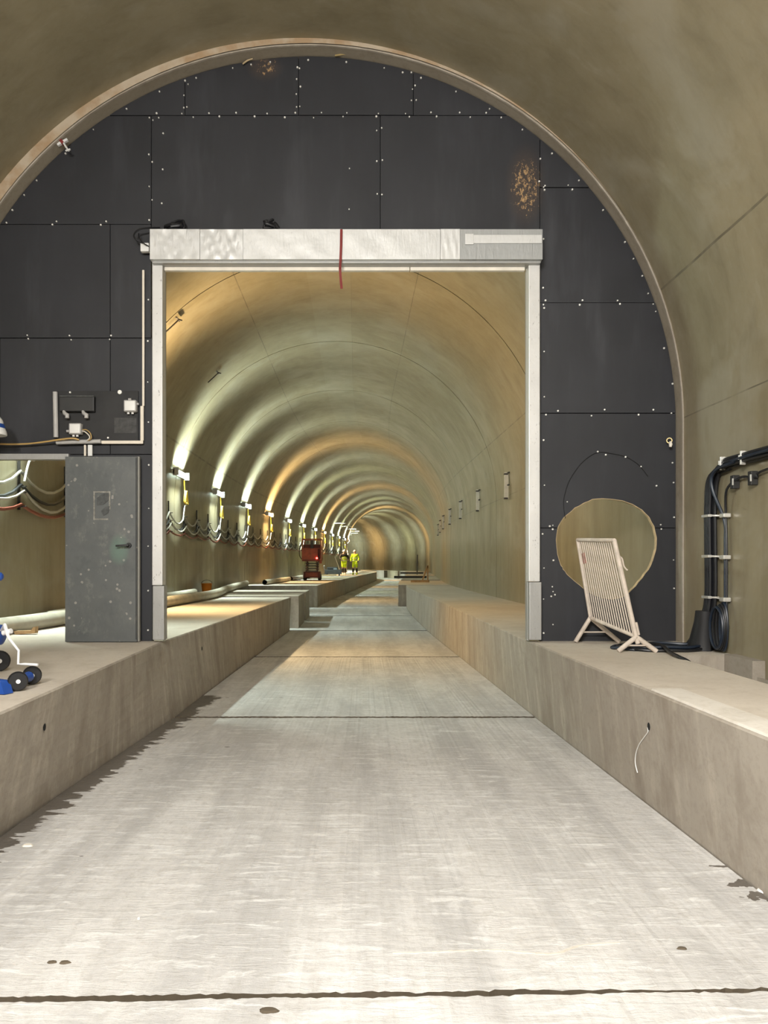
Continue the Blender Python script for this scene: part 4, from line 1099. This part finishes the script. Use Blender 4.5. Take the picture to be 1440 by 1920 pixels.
# ------------------------------------------------------------------ pipes on the left walkway
def pipe_run(name, pts, r, label, hollow=True, mat='pipe_grey'):
    pts = smoothpath([Vector((p[0], p[1], BENCH + r + 0.004 + (p[2] if len(p) > 2 else 0))) for p in pts], 6)
    o = empty(name, Vector((pts[0].x, pts[0].y, BENCH)), label, 'pipe', 'pipes on the left walkway')
    b = MB().tube(pts, r, 18, cap=False); b.build('pipe_wall', mat, o, True)
    b = MB().tube(pts[::max(1, len(pts)//12)] if len(pts) > 14 else pts, r*0.86, 18, cap=False); b.build('bore', 'dark_void', o, True)
    return o
U = lambda u: u/PX
pipe_run('drain_pipe', [(U(-735), 1.0*D + 0.12), (U(-690), 1.25*D), (U(-640), 1.7*D), (U(-595), 2.2*D), (U(-655), 2.75*D), (U(-700), 3.4*D)], 0.10, 'long pale drain pipe running from the doorway past the opening')
pipe_run('drain_pipe', [(U(-745), 1.28*D), (U(-742), 2.0*D), (U(-735), 2.42*D)], 0.085, 'short straight pipe between the tunnel wall and the long drain pipe')
pipe_run('drain_pipe', [(T(3.55, U(-640), 0).x, T(3.55, U(-640), 0).y), (T(4.3, U(-640), 0).x, T(4.3, U(-640), 0).y)], 0.10, 'open-ended pipe length lying beyond the bent drain pipe')
pipe_run('drain_pipe', [(T(4.4, U(-650), 0).x, T(4.4, U(-650), 0).y), (T(5.2, U(-650), 0).x, T(5.2, U(-650), 0).y)], 0.10, 'open-ended pipe length nearest the orange lift')
c = T(2.62, U(-735), BENCH)
ob = empty('orange_bucket', c, 'small orange bucket against the left tunnel wall', 'bucket')
lathe(c, [(0.0, 0.004), (0.12, 0.004), (0.15, 0.26), (0.16, 0.27), (0.145, 0.27), (0.115, 0.02), (0, 0.02)]).build('tub', 'orange_plastic', ob, True)
MB().tube([c + Vector((0.15*math.cos(a), 0.02, 0.26 + 0.10*math.sin(a))) for a in [math.pi*i/10 for i in range(11)]], 0.006, 6).build('handle', 'hook_steel', ob, True)

# ------------------------------------------------------------------ brackets on the right wall
for k, s in enumerate((2.08, 2.57, 3.02, 3.47, 3.95, 4.4, 4.85)):
    zc_ = ZC + 300/PX + 0.02; h = 0.29
    ew = wall_e(zc_ + h, 1)
    o = empty('wall_bracket', T(s, ew, zc_ - h), '%s upright steel bracket on the right tunnel wall from the shutter guide' % ('nearest', 'second', 'third', 'fourth', 'fifth', 'sixth', 'farthest')[k], 'bracket', 'brackets on the right tunnel wall')
    MB().bar(T(s, ew - 0.05, zc_ - h), T(s, wall_e(zc_ + h, 1) - 0.05, zc_ + h), 0.085, 0.06).build('channel', 'bracket_steel', o)
    for z in (zc_ - h, zc_ + h - 0.04): MB().bar(T(s, ew - 0.10, z), T(s, ew - 0.02, z), 0.09, 0.035).build('end_plate', 'hook_steel', o)
    for z in (zc_ + 0.0, zc_ + h - 0.02): MB().bar(T(s - 0.02, ew - 0.02, z), T(s - 0.008, ew - 0.03, z), 0.03, 0.03).build('anchor_bolt', 'hook_steel', o)
def vault_fix(px, py, label):
    # steel pin set in the vault soffit
    for i in range(110, 400):
        s = i/100; p = P(px, py, s); dd = math.hypot(p.x - EC, p.z - ZS)
        if dd > RC - 0.03: break
    o = empty('vault_anchor', p, label, 'anchor', 'anchors in the vault')
    ctr = Vector((EC, p.y, ZS)); inn = (ctr - p).normalized(); tan = Vector((-inn.z, 0, inn.x))
    MB().bar(p + inn*0.04, p + inn*0.04 - tan*0.32, 0.02, 0.02).build('rod', 'hook_steel', o)
    MB().bar(p + inn*0.02 - Vector((0, .12, 0)), p + inn*0.02 + Vector((0, .12, 0)), 0.03, 0.02).build('plate', 'hook_steel', o)
    MB().bar(p + inn*0.02, p + inn*0.09 + tan*0.04, 0.02, 0.02).build('clip', 'hook_steel', o)
vault_fix(332, 597, 'dark steel anchor in the vault near the upper left corner of the opening')
vault_fix(407, 697, 'faint steel anchor in the vault on the second ring at left')

# ------------------------------------------------------------------ orange scissor lift
sp_ = Vector(((586 - VX)*4.62/PX, 4.62*D, BENCH))
sl = empty('scissor_lift', sp_, 'orange scissor lift parked on the left walkway', 'scissor lift')
def SB(x0, x1, y0, y1, z0, z1, bev=0.01): 
    return MB().bbox((sp_.x + x0, sp_.y + y0, sp_.z + z0), (sp_.x + x1, sp_.y + y1, sp_.z + z1), bev)
SB(-0.40, 0.40, -0.75, 0.75, 0.12, 0.42, 0.03).build('chassis', 'orange_dark', sl)
SB(-0.30, 0.30, -0.78, -0.74, 0.16, 0.36, 0.01).build('service_panel', 'orange_paint', sl)
for x in (-0.36, 0.36):
    for y in (-0.52, 0.52): wheel(sp_ + Vector((x, y, 0.16)), (1, 0, 0), 0.158, 0.12, sl, 'orange_paint')
for k in range(4):
    z = 0.44 + 0.12*k
    for x in (-0.27, 0.27):
        b = MB(); b.bar(sp_ + Vector((x, -0.68, z)), sp_ + Vector((x, 0.68, z + 0.11)), 0.04, 0.06); b.bar(sp_ + Vector((x*0.85, -0.68, z + 0.11)), sp_ + Vector((x*0.85, 0.68, z)), 0.04, 0.06); b.build('scissor_arm', 'orange_dark', sl)
    MB().cyl(sp_ + Vector((-0.3, -0.68, z + 0.02)), sp_ + Vector((0.3, -0.68, z + 0.02)), 0.025, 8).build('cross_pin', 'machine_dark', sl)
SB(-0.46, 0.46, -0.85, 0.85, 0.93, 1.02, 0.01).build('platform', 'orange_dark', sl)
SB(-0.44, 0.30, -0.84, -0.80, 1.02, 1.55, 0.01).build('toe_panel', 'orange_paint', sl)
for x, y in ((-0.45, -0.84), (0.45, -0.84), (-0.45, 0.84), (0.45, 0.84), (-0.02, -0.84)): SB(x - .022, x + .022, y - .022, y + .022, 1.0, 2.02, 0.006).build('guard_post', 'orange_paint', sl)
for z in (1.55, 2.0):
    for y in (-0.84, 0.84): MB().bar(sp_ + Vector((-.47, y, z)), sp_ + Vector((.47, y, z)), 0.045, 0.045).build('guard_rail', 'orange_paint', sl)
    for x in (-0.45, 0.45): MB().bar(sp_ + Vector((x, -.84, z)), sp_ + Vector((x, .84, z)), 0.045, 0.045).build('guard_rail', 'orange_paint', sl)
SB(-0.42, 0.42, -0.6, 0.7, 1.04, 1.75, 0.04).build('cargo_box', 'orange_dark', sl)
SB(-0.05, 0.09, -0.9, -0.8, 1.55, 1.95, 0.02).build('control_box', 'plastic_black', sl)
SB(0.38, 0.50, -0.95, -0.86, 0.82, 1.02, 0.02).build('side_bracket', 'orange_paint', sl)
MB().sphere(sp_ + Vector((0.26, -0.9, 1.08)), 0.045).build('tail_light', 'tail_light', sl, True)
MB().tube(smoothpath([sp_ + Vector(v) for v in ((-.40, -.8, 1.9), (-.56, -.82, 1.6), (-.58, -.84, 1.2), (-.44, -.8, 1.0))], 5), 0.018, 6).build('hose', 'cable_black', sl, True)

# dark machine, timber and stuff near the workers
mp = Vector(((625 - VX)*6.15/PX, 6.15*D, BENCH))
gm = empty('site_pump', mp, 'low dark machine standing between the orange lift and the workers', 'machine')
def GB(x0, x1, y0, y1, z0, z1, bev=0.02): return MB().bbox((mp.x + x0, mp.y + y0, mp.z + z0), (mp.x + x1, mp.y + y1, mp.z + z1), bev)
GB(-0.55, 0.55, -0.4, 0.5, 0.12, 0.42, 0.05).build('body', 'machine_dark', gm)
GB(-0.42, 0.30, -0.3, 0.4, 0.42, 0.58, 0.05).build('hood', 'machine_dark', gm)
GB(0.02, 0.24, -0.34, -0.28, 0.36, 0.50, 0.01).build('display', 'glass_pane', gm)
for x in (-0.4, 0.4): wheel(mp + Vector((x, -0.3, 0.13)), (1, 0, 0), 0.126, 0.1, gm)
MB().tube([mp + Vector((-0.55, -.2, .4)), mp + Vector((-.62, -.25, .62)), mp + Vector((-.60, -.3, .68))], 0.04, 8).build('handle', 'plastic_grey', gm, True)
for k, (dx, dy, L, lb) in enumerate(((-0.75, -0.9, 0.7, 'nearer'), (-0.35, -0.65, 0.55, 'farther'))):
    t = MB(); p = mp + Vector((dx, dy, 0)); t.bar(p + Vector((0, 0, 0.06)), p + Vector((L, 0.15, 0.06)), 0.12, 0.11)
    tag(t.build('timber_block', 'wood_pale'), '%s pale timber block lying before the dark machine' % lb, 'timber', 'timber blocks before the dark machine')
t = MB(); p = Vector(((637 - VX)*6.5/PX, 6.5*D, BENCH))
t.bar(p + Vector((0.12, 0.2, 0.02)), p + Vector((-0.35, 0.2, 1.3)), 0.07, 0.05); tag(t.build('leaning_board', 'plastic_white'), 'pale board leaning to the left beside the left worker', 'board')
# right walkway: timber prop and plank
pp = T(4.1, U(415), BENCH)
pr = empty('timber_prop', pp, 'triangular timber prop on a plank at the right tunnel wall', 'timber')
MB().bbox((pp.x - 0.38, pp.y - 0.08, pp.z + 0.0), (pp.x + 0.42, pp.y + 0.08, pp.z + 0.085), 0.006).build('plank', 'wood', pr)
MB().bar(pp + Vector((0.12, 0, 0.085)), pp + Vector((0.36, 0, 0.72)), 0.06, 0.06).build('strut', 'wood', pr)
MB().bar(pp + Vector((0.36, 0, 0.085)), pp + Vector((0.36, 0, 0.74)), 0.05, 0.06).build('upright', 'wood', pr)
p = T(6.9, U(395), BENCH)
db = MB(); db.bar(p + Vector((0.0, 0, 0.0)), p + Vector((0.03, 0.05, 1.45)), 0.08, 0.08)
tag(db.build('dark_post', 'machine_dark'), 'thin dark post standing far along the right walkway', 'post')
for k, (s, u) in enumerate(((5.2, 330), (7.4, 320))):
    p = T(s, U(u), BENCH); b = MB().bbox((p.x - 0.9, p.y - .06, p.z), (p.x + 0.9, p.y + .06, p.z + 0.13), 0.01)
    tag(b.build('cross_timber', 'hook_steel'), 'dark cross timber lying over the right walkway, %s one' % ('nearer', 'farther')[k], 'timber', 'cross timbers on the right walkway')

# ------------------------------------------------------------------ workers
def skin_mesh(name, pts, edges, radii, mat, parent, sub=2, root=0):
    me = bpy.data.meshes.new(name); me.from_pydata(pts, edges, []); me.update()
    o = bpy.data.objects.new(name, me); COL.objects.link(o)
    o.parent = parent
    md = o.modifiers.new('Skin', 'SKIN'); md.use_smooth_shade = True
    if not me.skin_vertices: me.skin_vertices.new()
    for i, r in enumerate(radii):
        r = r if hasattr(r, '__len__') else (r, r)
        me.skin_vertices[0].data[i].radius = r
        me.skin_vertices[0].data[i].use_root = (i == root)
    ss = o.modifiers.new('Sub', 'SUBSURF'); ss.levels = sub; ss.render_levels = sub
    # bake to a plain mesh
    dg = bpy.context.evaluated_depsgraph_get(); ev = o.evaluated_get(dg)
    nm = bpy.data.meshes.new_from_object(ev); nm.materials.clear(); nm.materials.append(M[mat]); nm.shade_smooth()
    o.modifiers.clear(); o.data = nm
    return o
def worker(loc, face, label, pose):
    o = empty('person', loc, label, 'person', 'workers in high-visibility clothing'); o.rotation_euler = (0, 0, face)
    st, arm = pose['stride'], pose['arm']
    hipz, shz = 0.93, 1.44
    kL, kR = (-0.11, -st*0.55, 0.50), (0.11, st*0.55, 0.50)
    aL, aR = (-0.115, -st + 0.05, 0.09), (0.115, st*0.6 + 0.05, 0.09)
    eL, hL = arm[0]; eR, hR = arm[1]
    pts = [(0, 0, hipz), (0, 0.0, 1.12), (0, -0.01, 1.32), (0, 0.0, 1.47), (0, -0.01, 1.56),
           (-0.095, 0, 0.90), kL, aL, (aL[0], aL[1] - 0.14, 0.05), (0.095, 0, 0.90), kR, aR, (aR[0], aR[1] - 0.14, 0.05),
           (-0.19, 0, shz), eL, hL, (0.19, 0, shz), eR, hR]
    ed = [(0,1),(1,2),(2,3),(3,4),(0,5),(5,6),(6,7),(7,8),(0,9),(9,10),(10,11),(11,12),(3,13),(13,14),(14,15),(3,16),(16,17),(17,18)]
    rd = [(.15,.11),(.14,.105),(.165,.115),(.10,.08),(.055,.055),.09,.06,.045,.04,.09,.06,.045,.04,.068,.046,.034,.068,.046,.034]
    skin_mesh('body', pts, ed, rd, 'skin', o)
    # jacket
    jp = [pts[0], pts[1], pts[2], pts[3], pts[13], pts[14], tuple(Vector(pts[14]) + (Vector(pts[15]) - Vector(pts[14]))*0.85), pts[16], pts[17], tuple(Vector(pts[17]) + (Vector(pts[18]) - Vector(pts[17]))*0.85)]
    jp[0] = (0, 0, 0.86)
    j = skin_mesh('jacket', jp, [(0,1),(1,2),(2,3),(3,4),(4,5),(5,6),(3,7),(7,8),(8,9)], [(.20,.15),(.185,.14),(.20,.145),(.12,.105),.092,.072,.06,.092,.072,.06], pose['jacket'], o)
    def band(z, rx, ry, h=0.055, mat='reflective', name='reflective_band'):
        b = MB(); n = 24; vs = []
        for zz in (z, z + h): vs += [(rx*math.cos(2*math.pi*k/n), ry*math.sin(2*math.pi*k/n), zz) for k in range(n)]
        b.add(vs, [(k, (k+1) % n, n + (k+1) % n, n + k) for k in range(n)])
        q = mk(name, b.v, b.f, mat); q.parent = j; return q
    band(0.98, 0.19, 0.15); band(1.17, 0.19, 0.15)
    if pose['vest']:
        b = MB(); n = 24; vs = []
        for zz, rx, ry in ((0.86, .195, .155), (1.05, .192, .152), (1.25, .20, .152), (1.36, .17, .13)): vs += [(rx*math.cos(2*math.pi*k/n), ry*math.sin(2*math.pi*k/n), zz) for k in range(n)]
        b.add(vs, [(r_*n + k, r_*n + (k+1) % n, (r_+1)*n + (k+1) % n, (r_+1)*n + k) for r_ in range(3) for k in range(n)])
        q = mk('vest', b.v, b.f, 'hivis_yellow', None, True); q.parent = o
        for z in (0.98, 1.17): band(z, 0.205, 0.16)
    # trousers, boots
    t1 = [(0, 0, 0.92), pts[5], tuple(Vector(pts[5]) + (Vector(kL) - Vector(pts[5]))*0.6), kL, pts[9], tuple(Vector(pts[9]) + (Vector(kR) - Vector(pts[9]))*0.6), kR]
    skin_mesh('trousers', t1, [(0,1),(1,2),(2,3),(0,4),(4,5),(5,6)], [(.16,.13),.115,.10,.085,.115,.10,.085], 'hivis_yellow', o)
    for kn, an in ((kL, aL), (kR, aR)):
        kn, an = Vector(kn), Vector(an)
        skin_mesh('trouser_leg', [tuple(kn), tuple(kn + (an-kn)*0.5), tuple(kn + (an-kn)*0.8)], [(0,1),(1,2)], [.083,.08,.078], 'work_black', o)
        skin_mesh('boot', [(an.x, an.y, 0.16), (an.x, an.y + 0.01, 0.07), (an.x, an.y - 0.09, 0.055), (an.x, an.y - 0.19, 0.045)], [(0,1),(1,2),(2,3)], [.068,.066,.056,.043], 'reflective' if pose['vest'] else 'hivis_yellow', o)
    # head with face, helmet
    hd = MB(); c = Vector((0, -0.025, 1.64)); vs = []
    for i in range(11):
        a = math.pi*i/10
        for k in range(16):
            b_ = 2*math.pi*k/16; r1 = math.sin(a)
            x, y, z = 0.076*r1*math.cos(b_), 0.098*r1*math.sin(b_), 0.12*math.cos(a)
            if z < -0.03: x *= 1 - 0.35*(-z - 0.03)/0.09
            if y < 0 and abs(x) < 0.02 and -0.03 < z < 0.02: y -= 0.018
            vs.append(c + Vector((x, y, z)))
    hd.add(vs, [(i*16 + k, (i+1)*16 + k, (i+1)*16 + (k+1) % 16, i*16 + (k+1) % 16) for i in range(10) for k in range(16)])
    for sx in (-1, 1): hd.sphere(c + Vector((0.078*sx, 0.01, -0.005)), (0.012, 0.022, 0.032), 8, 6)
    h_ = mk('head', hd.v, hd.f, 'skin', None, True); h_.parent = o
    ey = MB()
    for sx in (-1, 1): ey.sphere(c + Vector((0.03*sx, -0.088, 0.012)), (0.011, 0.008, 0.008), 8, 6)
    ey.box((c.x - 0.022, c.y - 0.094, c.z - 0.062), (c.x + 0.022, c.y - 0.078, c.z - 0.054))
    q = mk('eyes_and_mouth', ey.v, ey.f, 'work_black'); q.parent = h_
    hl = lathe(Vector((0, -0.02, 1.665)), [(0.118, 0.0), (0.12, 0.012), (0.108, 0.02), (0.104, 0.06), (0.085, 0.105), (0.05, 0.13), (0.0, 0.138)], 20)
    q = mk('helmet', [Vector((v.x, v.y*1.15, v.z)) for v in hl.v], hl.f, 'plastic_white', None, True); q.parent = o
    # hands: palm, four fingers, thumb
    for hnd, el in ((hL, eL), (hR, eR)):
        hv = Vector(hnd); d = (hv - Vector(el)).normalized(); side = Vector((1, 0, 0)) if abs(d.x) < 0.8 else Vector((0, 1, 0)); side = (side - d*side.dot(d)).normalized()
        P0 = [tuple(hv), tuple(hv + d*0.08)]; E0 = [(0, 1)]; R0 = [(.03,.02), (.036,.016)]
        for fi, L in enumerate((0.075, 0.085, 0.08, 0.065)):
            b0 = hv + d*0.085 + side*(fi - 1.5)*0.02; n0 = len(P0); cu = d.cross(side)*0.02
            P0 += [tuple(b0), tuple(b0 + d*L*0.5 + cu*0.4), tuple(b0 + d*L*0.85 + cu*1.4)]; E0 += [(1, n0), (n0, n0+1), (n0+1, n0+2)]; R0 += [.0095, .009, .008]
        n0 = len(P0); b0 = hv + d*0.03 + side*0.035
        P0 += [tuple(b0), tuple(b0 + d*0.04 + side*0.03)]; E0 += [(0, n0), (n0, n0+1)]; R0 += [.011, .009]
        skin_mesh('glove', P0, E0, R0, 'work_black', o, 1)
    return o
w1 = T(6.62, U(-222), BENCH); w2 = T(6.7, U(-92), BENCH)
w1 = Vector(((645-VX)*6.62/PX, 6.62*D, BENCH)); w2 = Vector(((665.5-VX)*6.66/PX, 6.66*D, BENCH))
worker(w1, 0.25, 'left worker with dark sleeves, yellow vest and white helmet', dict(stride=0.14, jacket='work_black', vest=True, arm=(((-0.33, -0.05, 1.18), (-0.2, -0.26, 1.08)), ((0.33, -0.04, 1.17), (0.24, -0.24, 1.02)))))
worker(w2, -0.15, 'right worker in full yellow suit and white helmet', dict(stride=0.18, jacket='hivis_yellow', vest=False, arm=(((-0.29, 0.02, 1.15), (-0.27, -0.12, 0.92)), ((0.30, -0.02, 1.16), (0.26, -0.2, 0.98)))))

# ------------------------------------------------------------------ small marks and debris on the road
for k, (px, py, rx, ry, mat, lb) in enumerate(((504, 1896, 20, 5.5, 'dirt_base', 'flat brown stone chip on the road just below the near joint'), (98, 1806, 10, 2.2, 'dirt_base', 'small dark chip on the road at far left, left one'), (122, 1806.5, 12, 3, 'dirt_base', 'small dark chip on the road at far left, right one'),
                      (1427, 1671, 6, 5, 'plastic_white', 'white pebble at the foot of the right walkway'), (52, 1586, 12, 3, 'rail_cream', 'pale plaster crumb by the left walkway foot'), (260, 1724, 3, 2, 'plastic_white', 'tiny white crumb on the left half of the road'),
                      (1278, 1780, 10, 2.5, 'dirt_base', 'small brown crumb on the right half of the near slab'))):
    d_ = 289.0/(py - VY); p = P(px, py, d_); k_ = d_/PX
    b = MB(); rr = random.Random(k); n = 12
    vs = [(p.x + rx*k_*math.cos(2*math.pi*i/n)*rr.uniform(.8, 1.1), p.y + ry*k_*(d_*D/ZC)*math.sin(2*math.pi*i/n)*rr.uniform(.8, 1.1), 0.0) for i in range(n)]
    vs += [(p.x + (v[0]-p.x)*0.7, p.y + (v[1]-p.y)*0.7, 0.008) for v in vs]
    b.add(vs, [(i, (i+1) % n, n + (i+1) % n, n + i) for i in range(n)] + [tuple(n + i for i in range(n))])
    tag(b.build('road_crumb', mat), lb, 'debris', 'crumbs on the road')

ln = [P(x, y, 289.0/(y - VY)) for x, y in ((736, 1788), (800, 1787), (860, 1784), (930, 1783), (985, 1787), (1040, 1789), (1080, 1776), (1120, 1771), (1162, 1769))]
sl_ = MB(); pts = smoothpath([Vector((p.x, p.y, 0.0005)) for p in ln], 6); rr = random.Random(3)
for a, b in zip(pts, pts[1:]): sl_.bar(a, b + (b - a)*0.05, 0.007 + rr.uniform(0, 0.006), 0.005)
sl_.build('salt_line', 'kerb_strip_concrete', floor)
